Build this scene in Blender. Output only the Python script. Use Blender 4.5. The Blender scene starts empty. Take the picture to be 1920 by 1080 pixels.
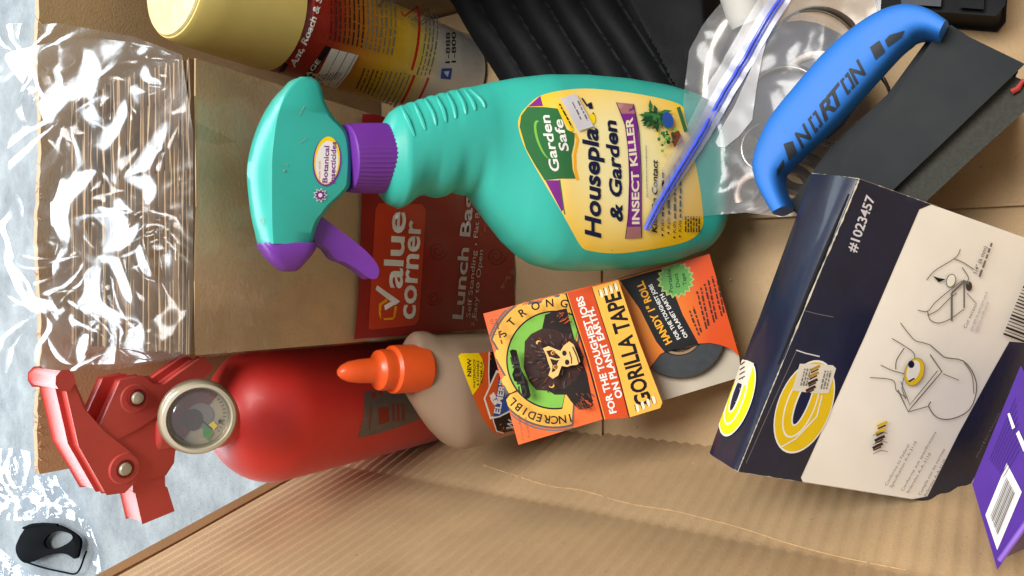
import bpy, bmesh, math, random
from mathutils import Vector as V, Matrix, noise
from mathutils.bvhtree import BVHTree
from mathutils.geometry import delaunay_2d_cdt, tessellate_polygon
R = math.radians
sc = bpy.context.scene
col = sc.collection
# ------------------------------------------------------------------ camera, light, exposure
FPX = 1400.0
TH = R(33.9)
CAM = V((0, 0, .457))
FWD = V((0, math.sin(TH), -math.cos(TH)))
RGT = V((0, -math.cos(TH), -math.sin(TH)))
UPV = V((1, 0, 0))
cd = bpy.data.cameras.new('camera'); cam = bpy.data.objects.new('camera', cd); col.objects.link(cam)
cd.sensor_fit = 'HORIZONTAL'; cd.sensor_width = 36; cd.lens = 36 * FPX / 1920
cd.clip_start = .01; cd.clip_end = 100
m3 = Matrix((RGT, UPV, -FWD)).transposed()
cam.matrix_world = Matrix.Translation(CAM) @ m3.to_4x4()
sc.camera = cam
w = bpy.data.worlds.new('World'); sc.world = w; w.use_nodes = True
bg = w.node_tree.nodes['Background']
bg.inputs[0].default_value = (1.0, .99, .97, 1); bg.inputs[1].default_value = .42
def area(name, loc, target, sx, sy, power, color):
    l = bpy.data.lights.new(name, 'AREA'); l.shape = 'RECTANGLE'; l.size = sx; l.size_y = sy
    l.energy = power; l.color = color
    o = bpy.data.objects.new(name, l); col.objects.link(o); o.location = loc
    o.rotation_euler = (V(target) - V(loc)).to_track_quat('-Z', 'Y').to_euler()
    return o
# daylight coming in through the open door on the far side, and an added overhead fill light to brighten the box inside
area('door_daylight', (.15, 2.3, .80), (0, .3, .15), 3.6, 1.1, 108, (.80, .91, 1.0))
area('overhead_fill', (.50, .28, 1.8), (0, .15, .05), 1.0, .7, 48, (1.0, .98, .95))
sc.view_settings.view_transform = 'Standard'; sc.view_settings.look = 'None'
sc.view_settings.exposure = 0; sc.view_settings.gamma = 1
sc.render.engine = 'CYCLES'
sc.cycles.max_bounces = 10; sc.cycles.transparent_max_bounces = 24
sc.cycles.caustics_reflective = False; sc.cycles.caustics_refractive = False
sc.cycles.sample_clamp_indirect = 6

# ------------------------------------------------------------------ helpers
def ray(x, y): return FWD + RGT * ((x - 960) / FPX) + UPV * ((540 - y) / FPX)
class Plane:
    def __init__(s, p, n): s.p = V(p); s.n = V(n).normalized()
    def at(s, x, y, h=0.0):
        d = ray(x, y); q = s.p + s.n * h
        return CAM + d * ((q - CAM).dot(s.n) / d.dot(s.n))
def zplane(z): return Plane((0, 0, z), (0, 0, 1))
def lin(hx):
    hx = hx.lstrip('#'); o = []
    for i in (0, 2, 4):
        c = int(hx[i:i + 2], 16) / 255
        o.append(c / 12.92 if c <= .04045 else ((c + .055) / 1.055) ** 2.4)
    return o
MATS = {}
def M(name, hx=None, rough=.5, metal=0, sheen=0, var=.10, scale=45, bump=0, bscale=400, coat=0, spec=.5, sss=0, stretch=None, alpha=None, rvar=.08):
    if name in MATS: return MATS[name]
    m = bpy.data.materials.new(name); m.use_nodes = True; MATS[name] = m
    nt = m.node_tree; N = nt.nodes; L = nt.links; b = N['Principled BSDF']
    c = lin(hx)
    tc = N.new('ShaderNodeTexCoord'); mp = N.new('ShaderNodeMapping'); L.new(tc.outputs['Object'], mp.inputs[0])
    if stretch: mp.inputs['Scale'].default_value = stretch
    nz = N.new('ShaderNodeTexNoise'); nz.inputs['Scale'].default_value = scale; nz.inputs['Detail'].default_value = 5
    L.new(mp.outputs[0], nz.inputs['Vector'])
    rp = N.new('ShaderNodeValToRGB'); rp.color_ramp.elements[0].position = .3; rp.color_ramp.elements[1].position = .7
    rp.color_ramp.elements[0].color = [max(0, x * (1 - var)) for x in c] + [1]
    rp.color_ramp.elements[1].color = [min(1, x * (1 + var)) for x in c] + [1]
    L.new(nz.outputs[0], rp.inputs[0]); L.new(rp.outputs[0], b.inputs['Base Color'])
    mr = N.new('ShaderNodeMapRange'); mr.inputs['To Min'].default_value = max(.02, rough - rvar); mr.inputs['To Max'].default_value = min(1, rough + rvar)
    L.new(nz.outputs[0], mr.inputs[0]); L.new(mr.outputs[0], b.inputs['Roughness'])
    b.inputs['Metallic'].default_value = metal; b.inputs['Specular IOR Level'].default_value = spec
    b.inputs['Coat Weight'].default_value = coat; b.inputs['Coat Roughness'].default_value = .12
    if sheen: b.inputs['Sheen Weight'].default_value = sheen; b.inputs['Sheen Roughness'].default_value = .4; b.inputs['Sheen Tint'].default_value = (1, .92, .94, 1)
    if sss:
        b.inputs['Subsurface Weight'].default_value = sss; b.inputs['Subsurface Radius'].default_value = (.006, .006, .006)
    if bump:
        n2 = N.new('ShaderNodeTexNoise'); n2.inputs['Scale'].default_value = bscale; n2.inputs['Detail'].default_value = 4
        L.new(mp.outputs[0], n2.inputs['Vector'])
        bp = N.new('ShaderNodeBump'); bp.inputs['Strength'].default_value = bump; bp.inputs['Distance'].default_value = .001
        L.new(n2.outputs[0], bp.inputs['Height']); L.new(bp.outputs[0], b.inputs['Normal'])
    return m
def clear_film(name, base=.10, edge=.75, tint=(1, 1, 1), rough=.06, milk=0.0, bump=.0, bscale=60):
    m = bpy.data.materials.new(name); m.use_nodes = True; MATS[name] = m
    nt = m.node_tree; N = nt.nodes; L = nt.links
    N.remove(N['Principled BSDF']); out = N['Material Output']
    tr = N.new('ShaderNodeBsdfTransparent'); tr.inputs[0].default_value = (*tint, 1)
    gl = N.new('ShaderNodeBsdfGlossy'); gl.inputs['Roughness'].default_value = rough; gl.inputs[0].default_value = (1, 1, 1, 1)
    lw = N.new('ShaderNodeLayerWeight'); lw.inputs[0].default_value = .5
    mr = N.new('ShaderNodeMapRange'); mr.inputs['To Min'].default_value = base; mr.inputs['To Max'].default_value = edge
    pw = N.new('ShaderNodeMath'); pw.operation = 'POWER'; pw.inputs[1].default_value = 2.5
    L.new(lw.outputs['Facing'], pw.inputs[0]); L.new(pw.outputs[0], mr.inputs[0])
    mx = N.new('ShaderNodeMixShader'); L.new(mr.outputs[0], mx.inputs[0])
    first = tr.outputs[0]
    if milk:
        df = N.new('ShaderNodeBsdfDiffuse'); df.inputs[0].default_value = (.75, .75, .77, 1)
        tl = N.new('ShaderNodeBsdfTranslucent'); tl.inputs[0].default_value = (.75, .75, .77, 1)
        a = N.new('ShaderNodeAddShader'); L.new(df.outputs[0], a.inputs[0]); L.new(tl.outputs[0], a.inputs[1])
        m0 = N.new('ShaderNodeMixShader'); m0.inputs[0].default_value = milk
        L.new(tr.outputs[0], m0.inputs[1]); L.new(df.outputs[0], m0.inputs[2]); first = m0.outputs[0]
    L.new(first, mx.inputs[1]); L.new(gl.outputs[0], mx.inputs[2])
    L.new(mx.outputs[0], out.inputs[0])
    if bump:
        tc = N.new('ShaderNodeTexCoord'); nz = N.new('ShaderNodeTexNoise'); nz.inputs['Scale'].default_value = bscale
        nz.inputs['Detail'].default_value = 3; nz.inputs['Distortion'].default_value = .6
        L.new(tc.outputs['Object'], nz.inputs['Vector'])
        bp = N.new('ShaderNodeBump'); bp.inputs['Strength'].default_value = bump; bp.inputs['Distance'].default_value = .003
        L.new(nz.outputs[0], bp.inputs['Height']); L.new(bp.outputs[0], gl.inputs['Normal'])
    return m
def thing(name, label, cat, loc=(0, 0, 0), group=None):
    o = bpy.data.objects.new(name, None); col.objects.link(o); o.location = loc; o.empty_display_size = .01
    o['label'] = label; o['category'] = cat
    if group: o['group'] = group
    return o
def obj(name, vs, fs, mats, parent=None, smooth=True, mi=None, bevel=0, bseg=2, angle=35):
    me = bpy.data.meshes.new(name)
    off = V(parent.location) if parent and not parent.parent else V((0, 0, 0))
    if parent and parent.parent: off = V(parent.parent.location)
    me.from_pydata([tuple(V(v) - off) for v in vs], [], fs)
    if not isinstance(mats, (list, tuple)): mats = [mats]
    for m in mats: me.materials.append(m)
    if mi:
        for p, k in zip(me.polygons, mi): p.material_index = k
    bm = bmesh.new(); bm.from_mesh(me)
    bmesh.ops.remove_doubles(bm, verts=bm.verts, dist=1e-7)
    if bevel:
        es = [e for e in bm.edges if len(e.link_faces) == 2 and e.calc_face_angle(0) > R(30)]
        bmesh.ops.bevel(bm, geom=es, offset=bevel, segments=bseg, profile=.5, affect='EDGES', clamp_overlap=True)
    bmesh.ops.recalc_face_normals(bm, faces=bm.faces)
    for e in bm.edges: e.smooth = not (len(e.link_faces) == 2 and e.calc_face_angle(0) > R(angle))
    for f in bm.faces: f.smooth = smooth
    bm.to_mesh(me); bm.free()
    o = bpy.data.objects.new(name, me); col.objects.link(o)
    if parent: o.parent = parent
    return o
def tag(o, label=None, cat=None, kind=None, group=None):
    if label: o['label'] = label
    if cat: o['category'] = cat
    if kind: o['kind'] = kind
    if group: o['group'] = group
    return o
def loft(rings, cap=True, closed_ring=True):
    n = len(rings[0]); vs = [p for r in rings for p in r]; fs = []
    for i in range(len(rings) - 1):
        for j in range(n if closed_ring else n - 1):
            a = i * n + j; b = i * n + (j + 1) % n
            fs.append((a, b, b + n, a + n))
    if cap: fs.append(tuple(range(n - 1, -1, -1))); fs.append(tuple(range((len(rings) - 1) * n, len(rings) * n)))
    return vs, fs
def sring(c, a, b, n=2.5, seg=40, flat=1.0):
    out = []
    for k in range(seg):
        t = 2 * math.pi * k / seg; ct, st = math.cos(t), math.sin(t)
        out.append(c + a * (math.copysign(abs(ct) ** (2 / n), ct)) + b * (math.copysign(abs(st) ** (2 / n), st)))
    return out
def frame_of(ax):
    ax = V(ax).normalized(); u = ax.orthogonal().normalized(); return ax, u, ax.cross(u)
def lathe(o, ax, prof, seg=48):           # prof: list of (r, height)
    ax, u, v = frame_of(ax); o = V(o)
    return loft([[o + ax * h + (u * math.cos(2 * math.pi * k / seg) + v * math.sin(2 * math.pi * k / seg)) * r for k in range(seg)] for r, h in prof], cap=prof[0] != prof[-1])
def tube(pts, rad, seg=10, closed=False, flat=None):
    pts = [V(p) for p in pts]; rings = []; prev = None; n = len(pts)
    for i, p in enumerate(pts):
        t = (pts[(i + 1) % n] - pts[i - 1]) if closed else (pts[min(i + 1, n - 1)] - pts[max(i - 1, 0)])
        t.normalize()
        u = t.orthogonal().normalized() if prev is None else (prev - t * prev.dot(t)).normalized()
        prev = u; v = t.cross(u); r = rad[i] if isinstance(rad, (list, tuple)) else rad
        rings.append([p + (u * math.cos(2 * math.pi * k / seg) + v * math.sin(2 * math.pi * k / seg)) * r for k in range(seg)])
    if closed: rings.append(rings[0]); return loft(rings, cap=False)
    return loft(rings)
def merge(*parts):
    vs, fs = [], []
    for v, f in parts:
        k = len(vs); vs += list(v); fs += [tuple(i + k for i in q) for q in f]
    return vs, fs
def prism(poly, ext):
    poly = [V(p) for p in poly]; n = len(poly); ext = V(ext)
    vs = poly + [p + ext for p in poly]
    return vs, [tuple(range(n)), tuple(range(2 * n - 1, n - 1, -1))] + [(i, (i + 1) % n, (i + 1) % n + n, i + n) for i in range(n)]
def box(c, sx, sy, sz):
    c = V(c); return prism([c + V((-sx / 2, -sy / 2, -sz / 2)), c + V((sx / 2, -sy / 2, -sz / 2)), c + V((sx / 2, sy / 2, -sz / 2)), c + V((-sx / 2, sy / 2, -sz / 2))], (0, 0, sz))
def smooth_line(pts, n=60, closed=False):
    pts = [V(p) for p in pts]; m = len(pts); out = []
    segs = m if closed else m - 1
    for i in range(segs):
        p1 = pts[i]; p2 = pts[(i + 1) % m]
        p0 = pts[i - 1] if (closed or i > 0) else p1; p3 = pts[(i + 2) % m] if (closed or i + 2 < m) else p2
        k = max(2, n // segs)
        for j in range(k):
            t = j / k
            out.append(.5 * ((2 * p1) + (p2 - p0) * t + (2 * p0 - 5 * p1 + 4 * p2 - p3) * t * t + (3 * p1 - p0 - 3 * p2 + p3) * t ** 3))
    if not closed: out.append(pts[-1])
    return out
def v2(pts): return [V((p[0], p[1])) for p in pts]
def inside(p, poly):
    c = False; n = len(poly); j = n - 1
    for i in range(n):
        a, b = poly[i], poly[j]
        if (a[1] > p[1]) != (b[1] > p[1]) and p[0] < (b[0] - a[0]) * (p[1] - a[1]) / (b[1] - a[1]) + a[0]: c = not c
        j = i
    return c
def sheet2d(poly, step, jit=.0, seed=1):      # triangulated polygon with interior points
    rnd = random.Random(seed); bd = []
    n = len(poly)
    for i in range(n):
        a, b = V(poly[i][:2]), V(poly[(i + 1) % n][:2]); k = max(1, int((b - a).length / step))
        bd += [a.lerp(b, t / k) for t in range(k)]
    vs = list(bd); xs = [p[0] for p in bd]; ys = [p[1] for p in bd]
    y = min(ys) + step * .5; row = 0
    while y < max(ys):
        x = min(xs) + step * (.25 + .5 * (row % 2))
        while x < max(xs):
            q = V((x + rnd.uniform(-jit, jit) * step, y + rnd.uniform(-jit, jit) * step))
            if inside(q, bd) and min((q - b).length_squared for b in bd) > (step * .45) ** 2: vs.append(q)
            x += step
        y += step * .87; row += 1
    r = delaunay_2d_cdt(vs, [], [list(range(len(bd)))], 1, 1e-4)
    return list(r[0]), [tuple(f) for f in r[2]]
# text -> 2-D triangles
TXT = {}
def text2d(s, bold=0, shear=0):
    key = (s, bold, shear)
    if key in TXT: return TXT[key]
    c = bpy.data.curves.new('t', 'FONT'); c.body = s; c.size = 1; c.offset = bold; c.shear = shear; c.resolution_u = 3
    o = bpy.data.objects.new('t', c); col.objects.link(o)
    dg = bpy.context.evaluated_depsgraph_get(); dg.update()
    me = o.evaluated_get(dg).to_mesh()
    vs = [V((v.co.x, v.co.y)) for v in me.vertices]; fs = [tuple(p.vertices) for p in me.polygons]
    o.evaluated_get(dg).to_mesh_clear(); bpy.data.objects.remove(o); bpy.data.curves.remove(c)
    TXT[key] = (vs, fs); return vs, fs
_h = text2d('H')[0]; CAPH = max(p.y for p in _h)
def bvh_of(objs):
    vs, fs = [], []
    for o in objs:
        k = len(vs); off = V((0, 0, 0)); q = o
        while q: off = off + V(q.location); q = q.parent
        vs += [v.co + off for v in o.data.vertices]; fs += [tuple(i + k for i in p.vertices) for p in o.data.polygons]
    return BVHTree.FromPolygons(vs, fs)
class Print:
    """flat print laid on a real surface: artwork coordinates are carried onto the surface, each ink a hair above the last"""
    def __init__(s, surf=None, fn=None, lift=.00012, step=.00003, grid=14):
        s.bvh = bvh_of(surf) if surf else None; s.fn = fn; s.lift = lift; s.dl = step; s.k = 0
        s.vs = []; s.fs = []; s.mi = []; s.mats = []; s.grid = grid
    def put(s, p, h):
        if s.fn: q, n = s.fn(p[0], p[1]); return q + n * h
        d = ray(p[0], p[1]).normalized(); q, n, i, t = s.bvh.ray_cast(CAM, d)
        if q is None:                           # artwork running off an edge is trimmed at that edge
            q = CAM + d * .42
            for _ in range(4):
                r_ = s.bvh.find_nearest(q)
                if r_[0] is None: return None
                q = CAM + d * (r_[0] - CAM).dot(d)
            if (q - r_[0]).length > .03: return None
            q, n = r_[0], r_[1]
        if n.dot(d) > 0: n = -n
        return q + n * h
    def refine(s, vs, fs):
        L = s.grid * 1.3
        for _ in range(4):
            mid = {}; out = []; vs = list(vs); any_ = False
            def M_(a, b):
                k = (min(a, b), max(a, b))
                if (vs[a] - vs[b]).length <= L: return None
                if k not in mid: mid[k] = len(vs); vs.append((vs[a] + vs[b]) / 2)
                return mid[k]
            for f in fs:
                for t in range(1, len(f) - 1):
                    a, b, c = f[0], f[t], f[t + 1]; ab, bc, ca = M_(a, b), M_(b, c), M_(c, a); n_ = sum(x is not None for x in (ab, bc, ca))
                    if n_: any_ = True
                    if n_ == 0: out.append((a, b, c))
                    elif n_ == 3: out += [(a, ab, ca), (ab, b, bc), (ca, bc, c), (ab, bc, ca)]
                    elif n_ == 1:
                        if ab is not None: out += [(a, ab, c), (ab, b, c)]
                        elif bc is not None: out += [(a, b, bc), (a, bc, c)]
                        else: out += [(a, b, ca), (ca, b, c)]
                    else:
                        if ab is None: out += [(a, b, bc), (a, bc, ca), (ca, bc, c)]
                        elif bc is None: out += [(a, ab, ca), (ab, b, c), (ab, c, ca)]
                        else: out += [(a, ab, c), (ab, bc, c), (ab, b, bc)]
            fs = out
            if not any_: break
        return vs, fs
    def emit(s, vs, fs, m):
        vs, fs = s.refine([V((p[0], p[1])) for p in vs], fs)
        h = s.lift + s.dl * s.k; s.k += 1
        if m not in s.mats: s.mats.append(m)
        mi = s.mats.index(m); k = len(s.vs); ok = []
        for p in vs:
            q = s.put(p, h); ok.append(q is not None); s.vs.append(q if q is not None else V((0, 0, 0)))
        for f in fs:
            if all(ok[i] for i in f):
                P = [s.vs[k + i] for i in f]
                if max((P[a] - P[b]).length for a in range(len(P)) for b in range(a)) < .06:
                    s.fs.append(tuple(k + i for i in f)); s.mi.append(mi)
    def poly(s, pts, m):
        vs, fs = sheet2d(pts, s.grid); s.emit(vs, fs, m)
    def tri(s, pts, m):                         # small shapes: no inner points
        pts = v2(pts); fs = tessellate_polygon([[p.to_3d() for p in pts]]); s.emit(pts, [tuple(f) for f in fs], m)
    def ell(s, c, rx, ry, m, rot=0, n=28, big=False):
        cr, sr = math.cos(rot), math.sin(rot)
        pts = [(c[0] + rx * math.cos(t) * cr - ry * math.sin(t) * sr, c[1] + rx * math.cos(t) * sr + ry * math.sin(t) * cr) for t in [2 * math.pi * k / n for k in range(n)]]
        (s.poly if big else s.tri)(pts, m)
    def line(s, pts, wd, m):
        pts = v2(pts); vs, fs = [], []
        P = []
        for a, b in zip(pts, pts[1:]):
            k = max(1, int((b - a).length / s.grid)); P += [a.lerp(b, t / k) for t in range(k)]
        P.append(pts[-1])
        for i, p in enumerate(P):
            t = P[min(i + 1, len(P) - 1)] - P[max(i - 1, 0)]
            if t.length < 1e-9: t = V((1, 0))
            t.normalize(); nn = V((-t.y, t.x)) * wd / 2; vs += [p + nn, p - nn]
        for i in range(len(P) - 1): fs.append((2 * i, 2 * i + 1, 2 * i + 3, 2 * i + 2))
        s.emit(vs, fs, m)
    def text(s, body, path, h, m, bold=0, shear=0):
        vs, fs = text2d(body, bold, shear)
        if not vs: return
        x0 = min(p.x for p in vs); x1 = max(p.x for p in vs); P = v2(path)
        seg = [(b - a).length for a, b in zip(P, P[1:])]; L = sum(seg); out = []
        for p in vs:
            d = (p.x - x0) / (x1 - x0) * L; i = 0
            while i < len(seg) - 1 and d > seg[i]: d -= seg[i]; i += 1
            t = (P[i + 1] - P[i]).normalized(); up = V((t.y, -t.x))
            if s.fn: up = -up if s.flip else up
            out.append(P[i] + t * d + up * (p.y / CAPH * h))
        s.emit(out, fs, m)
    flip = True
    def micro(s, a, b, h, m, seed=0, gap=.45):  # print too fine to read: a row of short dashes
        rnd = random.Random(seed * 77 + int(a[0] * 3 + a[1])); a, b = V(a), V(b); L = (b - a).length; t = (b - a) / L
        up = V((t.y, -t.x)) * h; d = 0; vs, fs = [], []
        while d < L:
            l = min(rnd.uniform(1.2, 4.2) * h, L - d)
            k = len(vs); hh = rnd.uniform(.65, 1.0); vs += [a + t * d, a + t * (d + l), a + t * (d + l) + up * hh, a + t * d + up * hh]; fs.append((k, k + 1, k + 2, k + 3)); d += l + h * gap * 1.6
        s.emit(vs, fs, m)
    def build(s, name, parent):
        me = bpy.data.meshes.new(name); off = V((0, 0, 0)); q = parent
        while q: off = off + V(q.location); q = q.parent
        me.from_pydata([tuple(v - off) for v in s.vs], [], s.fs)
        for m in s.mats: me.materials.append(m)
        for p, k in zip(me.polygons, s.mi): p.material_index = k; p.use_smooth = True
        bm = bmesh.new(); bm.from_mesh(me)
        bmesh.ops.delete(bm, geom=[v for v in bm.verts if not v.link_faces], context='VERTS')
        for f in bm.faces:                      # every ink faces the lens side of its surface
            c = f.calc_center_median() + off
            if s.bvh and f.normal.dot(CAM - c) < 0: f.normal_flip()
        bm.to_mesh(me); bm.free()
        o = bpy.data.objects.new(name, me); col.objects.link(o); o.parent = parent; o['kind'] = 'stuff'
        return o
random.seed(4)

# inks and surfaces
def ink(n, hx, rough=.45): return M('ink_' + n, hx, rough, var=.05, scale=90, spec=.3)
WHITE = ink('white', 'e6e4de'); BLACK = ink('black', '141418'); NAVYINK = ink('navy', '111a3c'); GREY = ink('grey', '6e6c68')
CREAMY = ink('cream', 'eadfc0'); YEL = ink('yellow', 'f2d010'); YORG = ink('amber', 'f0a81c'); ORG = ink('orange', 'e8591c'); RED = ink('red', 'b8201a')
GREEN = ink('green', '2f6b3c'); LEAF = ink('leaf', '3b7a3a'); DLEAF = ink('dark_leaf', '1f4a28'); LIME = ink('lime', '7ab648'); PURP = ink('purple', '7a2a86')
BLUEI = ink('blue', '2a4f9e'); BROWN = ink('brown', '3a2420'); DBROWN = ink('dark_brown', '231a18'); SKIN = ink('tan', 'e2bb74'); RUST = ink('rust', '7c3c26'); PALEG = ink('pale_grey', 'cfccd0')

# ================================================================== SETTING: concrete floor
def concrete():
    m = bpy.data.materials.new('concrete'); m.use_nodes = True; nt = m.node_tree; N = nt.nodes; L = nt.links; b = N['Principled BSDF']
    tc = N.new('ShaderNodeTexCoord')
    a = N.new('ShaderNodeTexNoise'); a.inputs['Scale'].default_value = 14; a.inputs['Detail'].default_value = 8; a.inputs['Roughness'].default_value = .7
    c = N.new('ShaderNodeTexNoise'); c.inputs['Scale'].default_value = 420; c.inputs['Detail'].default_value = 3
    for q in (a, c): L.new(tc.outputs['Object'], q.inputs['Vector'])
    r = N.new('ShaderNodeValToRGB'); r.color_ramp.elements[0].position = .33; r.color_ramp.elements[1].position = .68
    r.color_ramp.elements[0].color = (.14, .155, .165, 1); r.color_ramp.elements[1].color = (.32, .345, .35, 1)
    L.new(a.outputs[0], r.inputs[0])
    r2 = N.new('ShaderNodeValToRGB'); r2.color_ramp.elements[0].position = .27; r2.color_ramp.elements[1].position = .45
    r2.color_ramp.elements[0].color = (.5, .5, .5, 1); r2.color_ramp.elements[1].color = (1, 1, 1, 1); L.new(c.outputs[0], r2.inputs[0])
    mx = N.new('ShaderNodeMix'); mx.data_type = 'RGBA'; mx.blend_type = 'MULTIPLY'; mx.inputs[0].default_value = .6
    L.new(r.outputs[0], mx.inputs[6]); L.new(r2.outputs[0], mx.inputs[7]); L.new(mx.outputs[2], b.inputs['Base Color'])
    b.inputs['Roughness'].default_value = .85
    bp = N.new('ShaderNodeBump'); bp.inputs['Strength'].default_value = .5; bp.inputs['Distance'].default_value = .001
    L.new(c.outputs[0], bp.inputs['Height']); L.new(bp.outputs[0], b.inputs['Normal'])
    return m
g = obj('ground', [(-4, -4, -.007), (4, -4, -.007), (4, 4, -.007), (-4, 4, -.007)], [(0, 1, 2, 3)], concrete())
g['kind'] = 'structure'

# ================================================================== CARDBOARD BOX
def kraft(name, hx, flute=None, rough=.72):
    m = M(name, hx, rough, var=.10, scale=22, bump=.3, bscale=900, spec=.3)
    fibres(m); return m
def fibres(m, amt=.8):
    nt = m.node_tree; N = nt.nodes; L = nt.links; b = N['Principled BSDF']; src = b.inputs['Base Color'].links[0].from_socket
    tc = N.new('ShaderNodeTexCoord')
    for sc_, st, lo, hi, a, col_ in ((1, (260, 900, 260), .58, .75, .30, (.62, .58, .52, 1)), (1, (1000, 240, 700), .60, .74, .35, (1.35, 1.3, 1.25, 1)), (1, (9, 12, 9), .5, .8, .30, (.72, .68, .62, 1)), (1, (520, 520, 520), .70, .76, .7, (.45, .38, .3, 1))):
        mp = N.new('ShaderNodeMapping'); mp.inputs['Scale'].default_value = st; L.new(tc.outputs['Object'], mp.inputs[0])
        nz = N.new('ShaderNodeTexNoise'); nz.inputs['Scale'].default_value = sc_; nz.inputs['Detail'].default_value = 2; L.new(mp.outputs[0], nz.inputs['Vector'])
        mr = N.new('ShaderNodeMapRange'); mr.inputs['From Min'].default_value = lo; mr.inputs['From Max'].default_value = hi; mr.inputs['To Max'].default_value = a * amt; L.new(nz.outputs[0], mr.inputs[0])
        mx = N.new('ShaderNodeMix'); mx.data_type = 'RGBA'; mx.blend_type = 'MULTIPLY'; mx.clamp_result = False; L.new(mr.outputs[0], mx.inputs[0]); L.new(src, mx.inputs[6]); mx.inputs[7].default_value = col_; src = mx.outputs[2]
    L.new(src, b.inputs['Base Color'])
KR = kraft('kraft_board', 'b49873'); KRD = kraft('kraft_board_edge', '8f6b45'); KRF = kraft('kraft_fibre', 'c6a478')
cb = thing('cardboard_box', 'open worn brown corrugated cardboard box with a torn far corner, holding all the goods', 'box', (0, .2, 0))
XL, XR, YB, YN = -.100, .215, .440, -.10
rnd = random.Random(7)
# back panel with a slightly ragged rim
def board(us, prof, thick, mat, name, wave=.00025, period=.0078, nrm=None, rag=.0012, seed=1):
    """a corrugated board: us = list of positions along the flute-crossing axis, prof(u) = list of points bottom to top"""
    rr = random.Random(seed); rows = [prof(u) for u in us]; nu = len(us); nv = len(rows[0]); F = []; B = []
    for i, row in enumerate(rows):
        j = rr.uniform(-rag, rag)
        for k, p in enumerate(row):
            p = V(p)
            if k == nv - 1: p = p + V((0, 0, j))
            n = nrm
            F.append(p + n * (wave * math.cos(2 * math.pi * us[i] / period))); B.append(p - n * thick)
    vs = F + B; o = nu * nv; fs = []
    for i in range(nu - 1):
        for k in range(nv - 1):
            a = i * nv + k; fs += [(a, a + nv, a + nv + 1, a + 1), (o + a, o + a + 1, o + a + nv + 1, o + a + nv)]
        a = i * nv + nv - 1; fs.append((a, a + nv, o + a + nv, o + a)); a = i * nv; fs.append((a, o + a, o + a + nv, a + nv))
    for i in (0, nu - 1):
        for k in range(nv - 1):
            a = i * nv + k; fs.append((a, a + 1, o + a + 1, o + a))
    return obj(name, vs, fs, mat, cb, angle=50)
us = [XL - .002 + i * (XR - XL + .002) / 90 for i in range(91)]
board(us, lambda u: [(u, YB, -.002), (u, YB + .001, .09), (u, YB + .002, .18), (u, YB + .003, .262 + .001 * math.sin(u * 60))], .004, KR, 'back_panel', nrm=V((0, -1, 0)), wave=.0001, rag=.0004)
# left panel: splayed outwards from the floor, creased half-way
def lp(y):
    f = max(0, min(1, (y - .0) / .43)); bow = .006 * math.sin(f * math.pi)
    top = .30
    pts = []
    for z in (-.002, .03, .06, .076, .0795, .083, .11, .15, .19, .23, .27, top):
        if z <= .0795: x = XL - .028 * (z / .0795)
        else: x = XL - .028 - (z - .0795) * (.235 - .02 * (1 - f))
        if abs(z - .0795) < .0005: x -= .0008
        pts.append((x + bow * (z / top), y, z))
    return pts
us = [YN + i * (.424 - YN) / 300 for i in range(301)]
board(us, lp, .0042, KR, 'left_panel', nrm=V((.97, 0, .24)), wave=.0007, period=.0079, rag=0)
# glue tab folded along the torn corner edge of the left panel
tabv = []
for k, p in enumerate(lp(.424)):
    if p[2] > .06: tabv.append(V(p))
nn = V((.97, 0, .24)); tv = []; tf = []
for i, p in enumerate(tabv):
    j = .0008 * math.sin(i * 2.3)
    tv += [p + nn * .0012 + V((0, -.002 + j, 0)), p + nn * .0032 + V((0, .005, 0)), p - nn * .001 + V((0, .0125 + j, 0)), p - nn * .004 + V((0, .0125 + j, 0)), p - nn * .0045 + V((0, 0, 0))]
for i in range(len(tabv) - 1):
    for k in range(5):
        a = i * 5 + k; b = i * 5 + (k + 1) % 5; tf.append((a, b, b + 5, a + 5))
obj('glue_tab', tv, tf, KRD, cb, angle=25)
obj('right_panel', *box((XR + .002, (YB + YN) / 2, .12), .004, YB - YN - .004, .25), KR, cb)
obj('near_panel', *box(((XL + XR) / 2, YN - .002, .12), XR - XL, .004, .25), KR, cb)
obj('bottom_panel', *box(((XL + XR) / 2 - .004, (YB + YN) / 2 - .002, -.004), XR - XL + .004, YB - YN - .008, .004), KR, cb)
# closing flaps lying on the floor of the box: the visible seams
obj('bottom_flap', *prism([(.042, YN + .004, -.002), (XR - .002, YN + .004, -.002), (XR - .002, .232, -.002), (.043, .231, -.002)], (0, 0, .0035)), KR, cb, bevel=.0006)
obj('bottom_flap', *prism([(XL - .001, .2335, -.002), (XR - .003, .236, -.002), (XR - .003, YB - .003, -.002), (XL - .001, YB - .003, -.002)], (0, 0, .0028)), KR, cb, bevel=.0006)
# fibres torn loose along the back rim
fv = []
for k in range(70):
    x = rnd.choice([rnd.uniform(XL, XL + .05), rnd.uniform(XL, XR)]); a = V((x, YB + .002 + rnd.uniform(-.001, .004), .2615))
    l = rnd.uniform(.0015, .005); b = a + V((rnd.uniform(-1, 1), rnd.uniform(0, 1.2), rnd.uniform(.1, .7))) * l
    fv.append(tube([a, a.lerp(b, .5) + V((rnd.uniform(-.0005, .0005), 0, .0005)), b], [.00025, .0002, .0001], 4))
o = obj('torn_fibres', *merge(*fv), KRF, cb); o['kind'] = 'stuff'
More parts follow.
